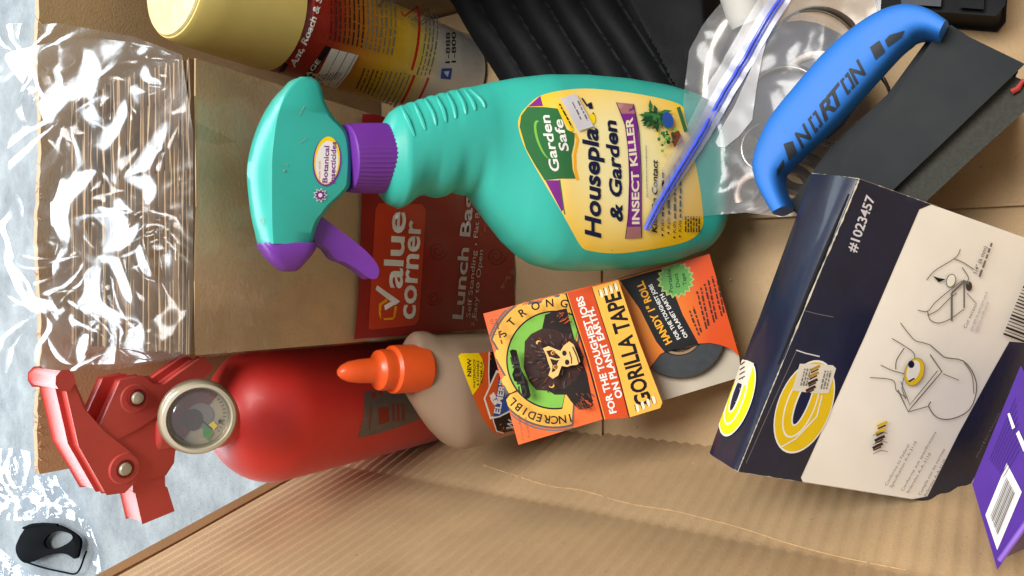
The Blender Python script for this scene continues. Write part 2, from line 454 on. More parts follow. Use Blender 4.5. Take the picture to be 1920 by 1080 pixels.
# crease wrinkle scratched across the left panel
lb = bvh_of([x for x in cb.children if x.name.startswith('left_panel')])
def on_bvh(b, x, y, h=0):
    d = ray(x, y).normalized(); q, n, i, t = b.ray_cast(CAM, d)
    if q is None: return None
    if n.dot(d) > 0: n = -n
    return q + n * h
wr = [on_bvh(lb, x, y, -.0001) for x, y in smooth_line([V(p).to_3d() for p in [(905, 868), (960, 888), (1030, 912), (1090, 918), (1180, 942), (1260, 955), (1330, 975), (1400, 992), (1480, 1020), (1560, 1040)]], 60) for x, y in [(x, y)]] if False else []
pts = smooth_line([V((x, y, 0)) for x, y in [(905, 872), (960, 890), (1030, 912), (1090, 920), (1180, 945), (1260, 958), (1330, 975), (1400, 994), (1480, 1020), (1580, 1046), (1700, 1070)]], 70)
wr = [q for q in (on_bvh(lb, p.x, p.y, .00032) for p in pts) if q]
obj('crease', *tube(wr, [.00026 + .00006 * math.sin(i * 1.7) for i in range(len(wr))], 6), KRF, cb)

# ================================================================== PACK OF PAPER BAGS
pk = thing('lunch_bag_pack', 'pack of brown paper bags in red printed clear wrap with torn crinkled open top', 'paper bags', (.037, .36, 0))
def paper_mat():
    m = M('bag_paper', 'a08462', .75, var=.10, scale=30, bump=.2, bscale=600, spec=.25)
    nt = m.node_tree; N = nt.nodes; L = nt.links; b = N['Principled BSDF']; rp = b.inputs['Base Color'].links[0].from_socket
    oi = N.new('ShaderNodeObjectInfo'); mr = N.new('ShaderNodeMapRange'); mr.inputs['To Min'].default_value = .62; mr.inputs['To Max'].default_value = 1.35
    L.new(oi.outputs['Random'], mr.inputs[0]); hs = N.new('ShaderNodeHueSaturation'); L.new(mr.outputs[0], hs.inputs['Value']); L.new(rp, hs.inputs['Color'])
    L.new(hs.outputs[0], b.inputs['Base Color']); return m
PAPER = paper_mat()
H0 = .2577; NB = 46; Y0 = .3065; DY = .1225 / NB
def bag_mesh(kk):
    rr = random.Random(kk); vs, fs = [], []; nx = 9
    gap = DY * .48
    for s, (y, zt) in enumerate(((0, H0), (gap, H0 - rr.uniform(.0, .0022)))):
        for sheet_t in (0, .0004):
            for zi, z in enumerate((.001, .12, .2, zt)):
                for i in range(nx):
                    u = i / (nx - 1); xl = -.0300; xr = .096 + .008 * min(1, z / H0)
                    wob = .0005 * math.sin(u * rr.uniform(3, 9) + kk) * (z / H0)
                    vs.append(V((xl + (xr - xl) * u, y + sheet_t + wob, z + (rr.uniform(-.0004, .0004) if zi == 3 else 0))))
    n = nx * 4
    for q in range(4):
        for zi in range(3):
            for i in range(nx - 1):
                a = q * n + zi * nx + i; fs.append((a, a + 1, a + nx + 1, a + nx))
    for q in (0, 2):
        for i in range(nx - 1):
            a = q * n + 3 * nx + i; b = a + n; fs.append((a, a + 1, b + 1, b))
        for zi in range(3):
            for i in (0, nx - 1):
                a = q * n + zi * nx + i; b = a + n; fs.append((a, a + nx, b + nx, b))
    for i in range(nx - 1): fs.append((i, i + 1, 3 * n + i + 1, 3 * n + i))
    return vs, fs
protos = []
for k in range(6):
    vs, fs = bag_mesh(k); protos.append(obj('paper_bag', [v + V((0, Y0, 0)) for v in vs], fs, PAPER, pk, angle=40))
for k in range(NB):
    o = protos[k] if k < 6 else protos[k % 6].copy()
    if k >= 6: col.objects.link(o); o.parent = pk
    f = k / NB; dz = rnd.uniform(-.0013, .0010) - (.004 if f > .62 else 0) - .006 * max(0, f - .85)
    o.location = (rnd.uniform(-.0009, .0009), DY * k, dz)
FILM = clear_film('clear_wrap', base=.034, edge=.55, rough=.17, bump=.12, milk=.008, bscale=38)
FILMF = clear_film('clear_wrap_front', base=.07, edge=.4, rough=.2, bump=.5, bscale=45)
# front of the wrapper: a thin film just off the bags, faintly wrinkled
gx, gz = 40, 60; vs, fs = [], []
for j in range(gz + 1):
    for i in range(gx + 1):
        u = i / gx; z = .001 + (.258 - .001) * j / gz; xr = .0975 + .008 * z / H0
        p = V((-.0312 + (xr + .0312) * u, .3045, z))
        wv = noise.noise(V((p.x * 40, p.z * 24, 3))) + .5 * noise.noise(V((p.x * 110 + p.z * 60, p.z * 60, 9)))
        p.y -= .0009 + .0013 * wv
        rim = min(u, 1 - u) * (xr + .031)
        if rim < .004: p.y += (.004 - rim) ** 2 * 60 * .004 / .004 * .3
        vs.append(p)
for j in range(gz):
    for i in range(gx):
        a = j * (gx + 1) + i; fs.append((a, a + 1, a + gx + 2, a + gx + 1))
wf = obj('wrapper_front', vs, fs, FILMF, pk, angle=80)
pr = Print([wf], lift=.0002, grid=16)
REDP = M('wrapper_red', '8e1d1c', .32, var=.10, scale=60); REDO = M('wrapper_orange_red', 'c23a1e', .32, var=.06, scale=60)
SWIRL = ink('swirl', '7a1716', .32)
pr.poly([(679, 214), (700, 214), (800, 240), (960, 276), (965, 612), (820, 624), (664, 636), (671, 560), (677, 400)], REDP)
for cx, cy, r_ in ((690, 300, 16), (820, 470, 18), (830, 330, 22), (812, 560, 14), (682, 500, 12), (930, 480, 18), (900, 320, 20)):
    pr.line([(cx + r_ * (1 - t / 30) * math.cos(t * .5), cy + r_ * (1 - t / 30) * math.sin(t * .5)) for t in range(24)], 2, SWIRL)
pr.poly([(703, 392), (709, 381), (790, 383), (797, 392), (797, 402), (785, 598), (776, 610), (700, 618), (690, 617), (690, 608)], REDO)
pr.line([(712, 569), (711, 599), (738, 597), (741, 574)], 5, YORG); pr.line([(712, 571), (729, 559)], 5, YORG)
pr.tri([(706, 535), (749, 565), (740, 572), (703, 543)], WHITE); pr.tri([(749, 565), (721, 582), (719, 573), (741, 560)], WHITE)
pr.text('alue', [(752, 541), (759, 398)], 35, WHITE, bold=.02)
pr.text('corner', [(776, 599), (788, 414)], 32, WHITE, bold=.02)
pr.text('Lunch Bags', [(866, 599), (886, 372), (887, 345)], 19, PALEG, bold=.02)
pr.text('Self Standing', [(880, 596), (892, 470)], 8, PALEG); pr.ell((891, 458), 2, 2, PALEG, n=8); pr.text('Flat Bottom', [(894, 446), (902, 345)], 8, PALEG)
pr.text('Easy to Open', [(891, 596), (904, 469)], 8, PALEG)
pr.build('wrapper_print', pk)
# loose crinkled film over the open end
def tent(x, y, segs):
    h = 0
    for (x0, y0, x1, y1, amp, wd) in segs:
        dx, dy = x1 - x0, y1 - y0; L2 = dx * dx + dy * dy; t = max(0, min(1, ((x - x0) * dx + (y - y0) * dy) / L2))
        d = math.hypot(x - x0 - t * dx, y - y0 - t * dy); h += amp * max(0, 1 - d / wd) ** 1.3 * (1 - .5 * abs(2 * t - 1))
    return h
def crinkle(x, y, s, seed):
    return noise.noise(V((x / s, y / s, seed))) + .45 * (1 - 2 * abs(noise.noise(V((x / s * 2.1, y / s * 2.1, seed + 5))))) + .2 * noise.noise(V((x / s * 4.7, y / s * 4.7, seed + 9)))
def pleat(x, y, kx, ky, n, seed, reach):
    dx, dy = x - kx, y - ky; r = math.hypot(dx, dy); a = math.atan2(dy, dx)
    a += .6 * noise.noise(V((x / 110, y / 110, seed)))
    t = a / (2 * math.pi) * n + 1.7 * noise.noise(V((math.cos(a) * 1.3, math.sin(a) * 1.3, seed + 3)))
    s = abs((t % 1) * 2 - 1)
    return (s - .5) * min(1, r / 55) * max(0, 1 - r / reach) * (.5 + .7 * abs(noise.noise(V((math.cos(a) * 2, math.sin(a) * 2, seed + 8)))) * 2)
KNOTS = [(232, 486, 6, 1, 280), (160, 580, 5, 2, 170), (272, 655, 5, 3, 150), (196, 226, 6, 4, 230), (140, 130, 5, 5, 150), (318, 390, 4, 6, 200), (15, 130, 4, 8, 110)]
def pleats(x, y): return sum(pleat(x, y, *k) for k in KNOTS)
folds = [(84, 190, 88, 400, .014, 26), (88, 400, 92, 590, .013, 24), (-10, 100, 70, 190, .020, 40), (60, 175, 110, 200, .012, 30), (118, 430, 165, 550, .020, 38), (165, 560, 215, 540, .014, 30),
         (225, 500, 205, 340, .012, 24), (205, 330, 195, 220, .010, 26), (230, 500, 300, 460, .012, 26), (300, 380, 318, 240, .012, 30), (296, 420, 318, 540, .018, 46), (318, 540, 358, 645, .010, 22), (230, 480, 150, 320, .006, 16),
         (240, 500, 275, 660, .011, 22), (75, 640, 170, 560, .014, 34), (180, 580, 285, 620, .012, 26), (305, 215, 345, 120, .007, 14), (120, 100, 185, 78, .016, 32),
         (85, 90, 185, 250, .009, 16), (120, 220, 240, 120, .007, 14), (75, 640, 160, 680, .010, 24), (225, 250, 262, 215, .012, 26), (245, 300, 320, 330, .010, 24), (100, 640, 130, 590, .012, 22), (190, 680, 200, 640, .008, 18)]
outline = [(352, 106), (320, 92), (290, 80), (240, 72), (190, 65), (120, 69), (60, 80), (0, 76), (-40, 80), (-40, 110), (0, 128), (45, 182), (73, 198), (80, 280), (85, 400), (88, 500), (92, 590), (76, 620), (68, 650), (75, 682), (110, 691), (170, 690), (270, 688), (362, 667), (366, 560), (366, 400), (366, 250)]
def film(name, poly, z, hf, step, mat, parent, jit=.12, seed=1, over=None, angle=180):
    vs, fs = sheet2d(poly, step, jit, seed); pl = zplane(z); P = []
    for p in vs: P.append(drape(over, pl.at(p.x, p.y) + V((0, 0, hf(p.x, p.y))), p))
    return obj(name, P, fs, mat, parent, angle=angle)
def drape(over, q, p, lift=.0022):
    if over is None: return q
    d = (q - CAM).normalized(); r_ = over.ray_cast(CAM, d)
    if r_[0] is None: return q
    k = (r_[0] - CAM).length - lift
    return CAM + d * min(k, (q - CAM).length)
def edge_fade(x, y): return max(0, min(1, (366 - x) / 60))
film('wrapper_film', outline, .2615, lambda x, y: .001 + edge_fade(x, y) * (.003 + .0006 * crinkle(x, y, 95, 3) + .0030 * pleats(x, y) + tent(x, y, folds[:6]) * .40) + (366 - x) * .00008, 4.2, FILM, pk, seed=2, jit=.2)
outl2 = [(345, 112), (290, 86), (190, 72), (110, 76), (40, 92), (0, 100), (20, 130), (70, 190), (92, 260), (95, 420), (100, 560), (85, 640), (110, 684), (250, 682), (355, 664), (345, 500), (335, 350), (350, 250)]
rf = random.Random(18); fv_, ff_ = sheet2d(outl2, 34, .5, 23); pl = zplane(.2605)
def fac(p):
    k = min(1, max(0, (358 - p.x) / 60)); return .0008 + k * (.0045 + rf.uniform(-.0046, .0046)) + (366 - p.x) * .00006
wo = obj('wrapper_film', [pl.at(p.x, p.y, fac(p)) for p in fv_], ff_, FILM, pk, angle=180)
md = wo.modifiers.new('soften', 'SUBSURF'); md.levels = 3; md.render_levels = 3; md.subdivision_type = 'CATMULL_CLARK'

# ================================================================== AEROSOL CAN
CX, CY, CR = .164, .3615, .0335
CO, CAX = V((CX, CY, 0)), V((.02, .085, 1)).normalized()
can = thing('aerosol_can', 'insect spray can with yellow cap and red to yellow body beside the paper bags', 'spray can', (CX, CY, 0))
CAPM = M('cap_yellow', 'e8cf78', .42, var=.08, scale=30, sss=.08)
o = obj('cap', *lathe(CO, CAX, [(.029, .160), (CR + .0006, .1605), (CR + .0006, .168), (CR - .0002, .205), (CR - .0012, .219), (CR - .0022, .2215), (CR - .004, .2222), (.001, .2222)], 64), CAPM, can)
obj('cap_top', *lathe(CO, CAX, [(CR - .0030, .2221), (CR - .0036, .2232), (CR - .006, .2236), (.012, .2232), (.001, .2232)], 64), M('cap_daylit', 'e3d3a0', .7, var=.12, scale=160, bump=.2), can)  # same yellow plastic; the paler cream paints daylight falling on the top
def can_mat():
    m = M('can_litho', 'ffffff', .28, var=.0, scale=60, coat=.2)
    nt = m.node_tree; N = nt.nodes; L = nt.links; b = N['Principled BSDF']
    tc = N.new('ShaderNodeTexCoord'); sx = N.new('ShaderNodeSeparateXYZ'); L.new(tc.outputs['Object'], sx.inputs[0])
    mr = N.new('ShaderNodeMapRange'); mr.inputs['From Min'].default_value = 0; mr.inputs['From Max'].default_value = .17; L.new(sx.outputs[2], mr.inputs[0])
    r = N.new('ShaderNodeValToRGB'); L.new(mr.outputs[0], r.inputs[0]); L.new(r.outputs[0], b.inputs['Base Color'])
    E = r.color_ramp.elements
    E[0].position = 0; E[0].color = (*lin('b9b4ae'), 1); E[1].position = 1; E[1].color = (*lin('8e1a18'), 1)
    for p, c in ((.30, 'c9c4b8'), (.40, 'd3bd5a'), (.54, 'd2a824'), (.70, 'c07a22'), (.82, '9c2a1a')):
        e = E.new(p); e.color = (*lin(c), 1)
    return m
cbd = obj('can_body', *lathe(CO, CAX, [(.030, .0005), (CR - .001, .0005), (CR + .0004, .002), (CR, .0045), (CR, .155), (.030, .1595)], 96), can_mat(), can)
phi0 = math.atan2(-CX, -CY)
def can_fn(a, z):      # a in mm round the can, z in mm up it
    t = a / 1000 / CR; d = V((-math.sin(t), -math.cos(t), 0)); return V((CX, CY, z / 1000)) + d * CR, d
pr = Print(fn=can_fn, lift=.0002, grid=2.0); pr.flip = False
# photo-side artwork, carried to the can by casting onto it
pr = Print([cbd], lift=.00025, grid=7)
pr.text('Ant, Roach & S', [(552, 127), (569, 95), (588, 51), (599, 16), (604, -4)], 11, WHITE, bold=.03, shear=.15)
pr.tri([(521, 135), (535, 116), (541, 121), (528, 140)], BLACK)
pr.text('PROTECTION', [(537, 116), (554, 90), (567, 68)], 4, YORG)
pr.tri([(566, 146), (572, 141), (598, 104), (610, 85), (621, 89), (607, 110), (588, 136), (576, 151)], BLACK)
pr.text('AGE', [(577, 146), (601, 114)], 8, WHITE, bold=.02)
pr.poly([(583, 155), (600, 132), (621, 90), (672, 103), (655, 135), (630, 166), (605, 164)], WHITE)
for d in (12, 24, 36): pr.line([(583 + d * 1.15, 155 + d * .3), (601 + d * 1.25, 130 + d * .3), (621 + d * 1.3, 90 + d * .3)], 1, BLACK)
for i in range(9): pr.micro((592 + i * 5, 152 - i * .6), (600 + i * 5.2, 138 - i * .5), 1.8, GREY, i)
rnd = random.Random(3)
def arc(x, ya, yb, bow=.22): return [(x - (((y - 40) / 130) ** 2) * 30 * (1 if y > 40 else .5), y) for y in [ya + (yb - ya) * t / 6 for t in range(7)]]
for i in range(15):
    x = 622 + i * 8.2; A = arc(x, 74 + i * 2, -4)
    for a, b in zip(A, A[1:]): pr.micro(a, b, 3.6, BROWN if i < 8 else GREY, i)
for i in range(12):
    x = 668 + i * 8.5; A = arc(x + 24, 158 + i * 3, 122 + i * 1.0)
    for a, b in zip(A, A[1:]): pr.micro(a, b, 3.0, BROWN if i < 5 else GREY, i)
pr.line(arc(776, 126, -4), 5, RED); pr.line(arc(784, 180, 134), 5, RED); pr.line(arc(812, 184, 140), 4.5, RED)
for i in range(4): 
    A = arc(790 + i * 7, 135, 10)
    for a, b in zip(A, A[1:]): pr.micro(a, b, 3.2, GREY, i + 40)
pr.text('1-888', [(831, 118), (832, 70)], 8, BLACK, bold=.02); pr.text('1-800', [(842, 118), (843, 70)], 8, BLACK, bold=.02)
pr.tri([(816, 126), (836, 126), (834, 144), (815, 142)], BLUEI)
pr.tri([(820, 131), (831, 130), (828, 140)], PALEG)
pr.build('can_print', can)

# ================================================================== SPRAY BOTTLE
sb = thing('spray_bottle', 'teal plastic trigger spray bottle with purple collar leaning on the paper bags', 'spray bottle', (.07, .15, 0))
TEAL = M('teal_plastic', '33ae9f', .42, var=.05, scale=25, bump=.05, bscale=500, sss=.12)
TEALG = M('teal_gloss', '2da496', .30, var=.06, scale=35, sss=.08)
VIO = M('violet_plastic', '6d2f96', .36, var=.07, scale=50, sss=.06)
AX = V((0, .12, .21)).normalized(); NB_ = V((0, -.868, .496)).normalized()
BP = Plane((.07, .15, .028), NB_)
up_e = [(716, 240), (722, 225), (731, 210), (745, 200), (754, 199), (763, 193), (772, 194), (782, 187), (791, 188), (801, 181), (811, 182), (821, 176), (831, 177), (841, 171), (851, 172), (861, 167), (884, 164), (915, 157), (952, 151), (1006, 147), (1079, 147), (1151, 153), (1223, 165), (1277, 181), (1305, 196), (1322, 220)]
lo_e = [(716, 360), (722, 372), (731, 383), (750, 391), (763, 385), (775, 374), (788, 367), (801, 365), (812, 369), (823, 371), (835, 368), (845, 361), (852, 359), (862, 364), (873, 366), (880, 365), (889, 371), (899, 386), (927, 422), (960, 459), (988, 482), (1014, 498), (1050, 507), (1100, 509), (1169, 505), (1241, 493), (1295, 475), (1319, 452), (1331, 405)]
def interp(e, x):
    for (xa, ya), (xb, yb) in zip(e, e[1:]):
        if xa <= x <= xb: return ya + (yb - ya) * (x - xa) / max(1e-9, xb - xa)
    return e[-1][1] if x > e[-1][0] else e[0][1]
rings = []
xs = [716, 719, 722, 726, 731, 738, 745] + list(range(750, 1000, 5)) + list(range(1000, 1300, 10)) + [1302, 1308, 1314, 1319, 1322]
for x in xs:
    # stations fan a little: the shoulder slants
    f = (x - 716) / 606
    yu = interp(up_e, x); yl = interp(lo_e, x)
    a = BP.at(x, yu); b = BP.at(x, yl); c = (a + b) / 2; hw = (a - b) / 2
    if x < 745: dep = .0165 + .004 * (x - 716) / 29
    elif x < 900: dep = .0205 + .0015 * (x - 745) / 155
    elif x < 1010: t = (x - 900) / 110; dep = .022 + .008 * (t * t * (3 - 2 * t))
    else: dep = .030
    if x > 1285: dep *= 1 - .28 * ((x - 1285) / 37) ** 2
    ex = 2.2 if x < 880 else 2.2 + .9 * min(1, (x - 880) / 130)
    ca = (NB_.cross(hw).normalized())
    rings.append(sring(c, hw, NB_ * dep, ex, 56))
body = obj('bottle_body', *loft(rings), TEAL, sb, angle=50)
bb = bvh_of([body])
ribs = [[(752, 199), (765, 225), (778, 255)], [(777, 193), (790, 222), (798, 244)], [(797, 185), (812, 212), (818, 235)], [(817, 178), (831, 205), (837, 229)], [(837, 172), (850, 198), (855, 222)], [(856, 169), (869, 193), (874, 214)], [(871, 168), (886, 190), (892, 207)], [(881, 167), (903, 188), (910, 202)]]
for r_ in ribs:
    P = [on_bvh(bb, p.x, p.y, -.0002) for p in smooth_line([V((x, y, 0)) for x, y in r_], 16)]
    P = [p for p in P if p]
    n = len(P); obj('grip_rib', *tube(P, [.0010 * math.sin(math.pi * (.12 + .8 * i / n)) + .0002 for i in range(n)], 8), TEAL, sb)
# label
def grad_mat(name, c0, c1, cen, rad):
    m = M(name, 'ffffff', .38, var=0); nt = m.node_tree; N = nt.nodes; L = nt.links; b = N['Principled BSDF']
    tc = N.new('ShaderNodeTexCoord'); d = N.new('ShaderNodeVectorMath'); d.operation = 'DISTANCE'; L.new(tc.outputs['Object'], d.inputs[0]); d.inputs[1].default_value = cen
    mr = N.new('ShaderNodeMapRange'); mr.inputs['From Max'].default_value = rad; L.new(d.outputs['Value'], mr.inputs[0])
    r = N.new('ShaderNodeValToRGB'); L.new(mr.outputs[0], r.inputs[0]); L.new(r.outputs[0], b.inputs['Base Color'])
    r.color_ramp.elements[0].position = .35; r.color_ramp.elements[0].color = (*lin(c0), 1); r.color_ramp.elements[1].color = (*lin(c1), 1)
    return m
lc = BP.at(1165, 300, .03) - V(sb.location)
LABY = grad_mat('label_yellow', 'f3e6a8', 'f4c21a', lc, .052)
pr = Print([body], grid=12)
lab = [(972, 238), (975, 217), (988, 200), (1013, 180), (1060, 169), (1115, 167), (1205, 178), (1274, 196), (1284, 220), (1300, 290), (1312, 350), (1318, 402), (1317, 423), (1306, 441), (1277, 456), (1205, 470), (1151, 475), (1104, 470), (1089, 461), (1075, 438), (1053, 398), (1017, 337), (985, 279)]
lab = [(p.x, p.y) for p in smooth_line([V((x, y, 0)) for x, y in lab], 92, True)]
pr.poly(lab, LABY)
pr.tri([(990, 200), (1013, 180), (1018, 199)], PURP); pr.tri([(1022, 338), (1048, 338), (1056, 392), (1053, 397)], PURP); pr.line([(1049, 337), (1057, 394), (1059, 402)], 2, GREEN)
GP = [(974, 238), (977, 217), (989, 201), (1019, 201), (1045, 204), (1053, 222), (1062, 243), (1077, 250), (1076, 268), (1071, 290), (1073, 318), (1079, 335), (1050, 335), (1021, 338), (1002, 308), (986, 279)]
pr.line([(1077, 250), (1083, 262), (1077, 290), (1078, 318), (1083, 338)], 5, YORG)
pr.poly(GP, GREEN); pr.ell((1018, 262), 12, 38, LIME, rot=-.35); pr.ell((1022, 264), 11, 38, GREEN, rot=-.35)
pr.text('Garden', [(1049, 320), (1029, 215)], 17, WHITE, bold=.02, shear=.15); pr.text('Safe', [(1066, 283), (1053, 223)], 16, WHITE, bold=.02, shear=.15)
pr.line([(1046, 196), (1058, 222), (1070, 240), (1072, 246)], 7, YEL); pr.micro((1047, 196), (1071, 240), 3, BLACK, 3)
pr.text('Housepla', [(1125, 446), (1124, 345), (1119, 240)], 28, NAVYINK, bold=.03, shear=.2)
pr.text('& Garden', [(1166, 415), (1163, 320), (1153, 225)], 22, NAVYINK, bold=.03, shear=.2)
pr.tri([(1100, 196), (1108, 192), (1111, 204), (1104, 205)], NAVYINK); pr.line([(1104, 222), (1112, 212), (1113, 218)], 3, NAVYINK); pr.line([(1090, 185), (1100, 200)], 3, NAVYINK)
pr.ell((1109, 224), 6, 10, YEL)
band = [(1154, 193), (1186, 196), (1194, 230), (1199, 300), (1200, 360), (1200, 445), (1172, 447), (1176, 400), (1178, 340), (1176, 280), (1170, 235)]
MAUVE = ink('mauve', 'a67070'); pr.poly(band, PURP); pr.poly([(1154, 193), (1186, 196), (1191, 214), (1164, 214)], MAUVE); pr.poly([(1200, 425), (1200, 445), (1172, 447), (1174, 425)], MAUVE)
pr.text('INSECT KILLER', [(1197, 420), (1196, 330), (1184, 220)], 13, CREAMY, bold=.03)
pr.line([(1154, 193), (1172, 240), (1180, 320), (1178, 390), (1171, 447)], 1.2, NAVYINK); pr.line([(1186, 196), (1197, 250), (1201, 330), (1201, 445)], 1.2, NAVYINK)
pr.micro((1212, 370), (1210, 272), 1.4, GREY, 5)
pr.text('Kills On Contact', [(1230, 436), (1231, 300)], 10, BLACK, bold=.02, shear=.2)
for k, (x, y0, y1) in enumerate(((1243, 432, 320), (1254, 428, 325), (1265, 436, 310), (1275, 434, 296))):
    pr.ell((x - 3, y0 + 8), 2, 2, BLACK, n=8)
    pr.text(('For indoor', 'For plants', 'Kills insects', 'By contact')[k] if False else 'Kills', [(x, y0), (x, y0 - 22)], 6, BLACK, shear=.15); pr.micro((x, y0 - 26), (x, y1), 4.5, BLACK, k)
for k in range(6): pr.micro((1284 + k * 5, 434), (1284 + k * 5, 405), 3, BROWN, k + 9)
# potted plants on the label
rnd = random.Random(12)
for k in range(34):
    a = rnd.uniform(0, 6.28); l = rnd.uniform(10, 38); c = (1224 + rnd.uniform(-8, 14), 222 + rnd.uniform(-8, 14)); a = rnd.choice([rnd.uniform(2.2, 5.2), a])
    e = (c[0] + l * math.cos(a) * .8, c[1] + l * math.sin(a)); n = (-math.sin(a) * 4, math.cos(a) * 4); q = ((c[0] + e[0]) / 2, (c[1] + e[1]) / 2)
    pr.tri([c, (q[0] + n[0], q[1] + n[1]), e, (q[0] - n[0], q[1] - n[1])], rnd.choice([LEAF, DLEAF, DLEAF, GREEN]))
pr.ell((1247, 228), 10, 15, BLUEI, rot=-.3); pr.tri([(1252, 252), (1267, 247), (1276, 268), (1258, 278)], RUST)
for k in range(22): pr.ell((1243 + rnd.gauss(0, 7), 262 + rnd.gauss(0, 13)), rnd.uniform(2, 4), rnd.uniform(2, 4), rnd.choice([LIME, YEL, DLEAF, LEAF]), n=7)
pr.line([(1265, 206), (1279, 250)], 7, GREEN)
pr.build('front_label', sb)
ps = Print([body], lift=.0012, grid=10)
ps.poly([(1049, 187), (1078, 178), (1095, 210), (1111, 238), (1082, 247), (1066, 216)], PALEG)
for k, (a, b) in enumerate((((1070, 194), (1086, 226)), ((1080, 192), (1098, 228)))): ps.micro(a, b, 3.2, GREY, k)
ps.build('price_sticker', sb)
# collar with ribs
c0 = BP.at(648, 297, .004); c1 = BP.at(738, 297, .001); ax = (c1 - c0); Lc = ax.length; ax.normalize()
a_, u_, v_ = frame_of(ax); rings = []
rr = (BP.at(690, 232) - BP.at(690, 362)).length / 2
for h, k in ((0, .90), (.02, .95), (.25, .965), (.75, .985), (.90, 1.0), (.94, 1.03), (1.0, 1.03), (1.02, .98)):
    rings.append([c0 + a_ * (Lc * h) + (u_ * math.cos(2 * math.pi * j / 144) + v_ * math.sin(2 * math.pi * j / 144)) * (rr * k * (1 + (.022 if j % 3 == 0 and .1 < h < .85 else 0))) for j in range(144)])
obj('collar', *loft(rings), VIO, sb, angle=20)
# trigger head shell: top face rolls over a ridge into the side face
HP = BP
lft = [(145, 562), (152, 543), (165, 531), (185, 512), (219, 491), (259, 475), (295, 466), (324, 463), (360, 465), (407, 471), (448, 481), (457, 484)]
rdg = [(145, 570), (152, 558), (165, 545), (185, 533), (226, 519), (288, 511), (330, 510), (389, 510), (430, 511), (457, 513)]
rgt = [(145, 584), (152, 596), (165, 603), (185, 608), (205, 616), (226, 631), (239, 645), (259, 656), (295, 660), (335, 658), (354, 653), (385, 621), (400, 610), (414, 599), (440, 590), (457, 586)]
def smooth_tab(tb): return [(p.x, p.y) for p in smooth_line([V((a, b, 0)) for a, b in tb], 90)]
lft, rdg, rgt = smooth_tab(lft), smooth_tab(rdg), smooth_tab(rgt)
rings = []
for y in [144, 146, 149, 153, 158, 165, 175] + list(range(185, 450, 8)) + [452, 457]:
    xl, xd, xr = interp(lft, y), interp(rdg, y), interp(rgt, y)
    e = min(1, math.sqrt(max(0, (y - 142) / 60)))
    d = .0155 * (.25 + .75 * e); ym = y
    sl = .0
    pl = lambda x, h: HP.at(x, y, h)
    A = pl(xl, 0)
    half = [pl(xl, .0), pl(xl + (xd - xl) * .25, d * .42), pl(xl + (xd - xl) * .6, d * .74), pl(xd - 3, d * .96), pl(xd, d * 1.0), pl(xd + 4, d * 1.0), pl(xd + (xr - xd) * .5, d * .94), pl(xr - 8, d * .82), pl(xr - 2, d * .72), pl(xr, d * .55)]
    # keep silhouettes: shift raised points back so that they stay within the outline
    back = [p - NB_ * (2 * (p - HP.p).dot(NB_)) for p in reversed(half)]
    rings.append(half + back[:-1] if False else half + back)
head = obj('trigger_head', *loft(rings), TEALG, sb, angle=30)
# nozzle
rings = []
for y, x0, x1, dp in ((457.5, 483, 588, .0125), (461, 485, 588, .0132), (470, 491, 586, .0130), (482, 499, 578, .0118), (494, 510, 568, .0100), (503, 521, 560, .0082), (508, 528, 555, .0062), (509, 532, 551, .0045)):
    a = HP.at(x0, y, .002); b = HP.at(x1, y, .002); rings.append(sring((a + b) / 2, (a - b) / 2, NB_ * dp, 4.5, 40))
obj('nozzle', *loft(rings), VIO, sb, angle=40)
tg = [(600, 410), (612, 415), (621, 422), (657, 449), (686, 473), (704, 494), (709, 508), (706, 519), (700, 521), (692, 519), (671, 503), (650, 491), (628, 482), (613, 463), (595, 453), (590, 440)]
tg = [(p.x, p.y) for p in smooth_line([V((x, y, 0)) for x, y in tg], 48, True)]
obj('trigger', *prism([HP.at(x, y, .0065) for x, y in tg], NB_ * -.013), VIO, sb, bevel=.0014, bseg=3)
pr = Print([head], grid=9)
pr.ell((613, 303), 27, 47, VIO, rot=.08, n=32); pr.ell((613, 301), 24, 45, YEL, rot=.08, n=32); pr.ell((613, 304), 21, 40, WHITE, rot=.08, n=32)
pr.text('made with', [(600, 340), (601, 302)], 4, ORG); pr.text('Botanical', [(613, 343), (617, 274)], 9, PURP, bold=.02); pr.text('Insecticides', [(627, 344), (630, 266)], 9, PURP, bold=.02)
for rr_, mm in ((14, WHITE), (11.5, PURP)):
    pr.tri([(600 + rr_ * (1 if k % 2 == 0 else .62) * math.cos(k * math.pi / 9), 366 + rr_ * (1 if k % 2 == 0 else .62) * math.sin(k * math.pi / 9)) for k in range(18)], mm)
pr.ell((600, 366), 4, 4, WHITE, n=10)
SCF = ink('scuff', '8a9a80', .6); pr.line([(486, 411), (497, 410), (494, 424), (488, 412)], 1.3, SCF); pr.line([(560, 216), (570, 200)], 1.2, SCF); pr.line([(562, 268), (575, 258)], 1.0, SCF); pr.ell((532, 320), 2.2, 3, SCF, n=8); pr.ell((537, 309), 1.5, 1.5, SCF, n=8)
pr.build('head_sticker', sb)

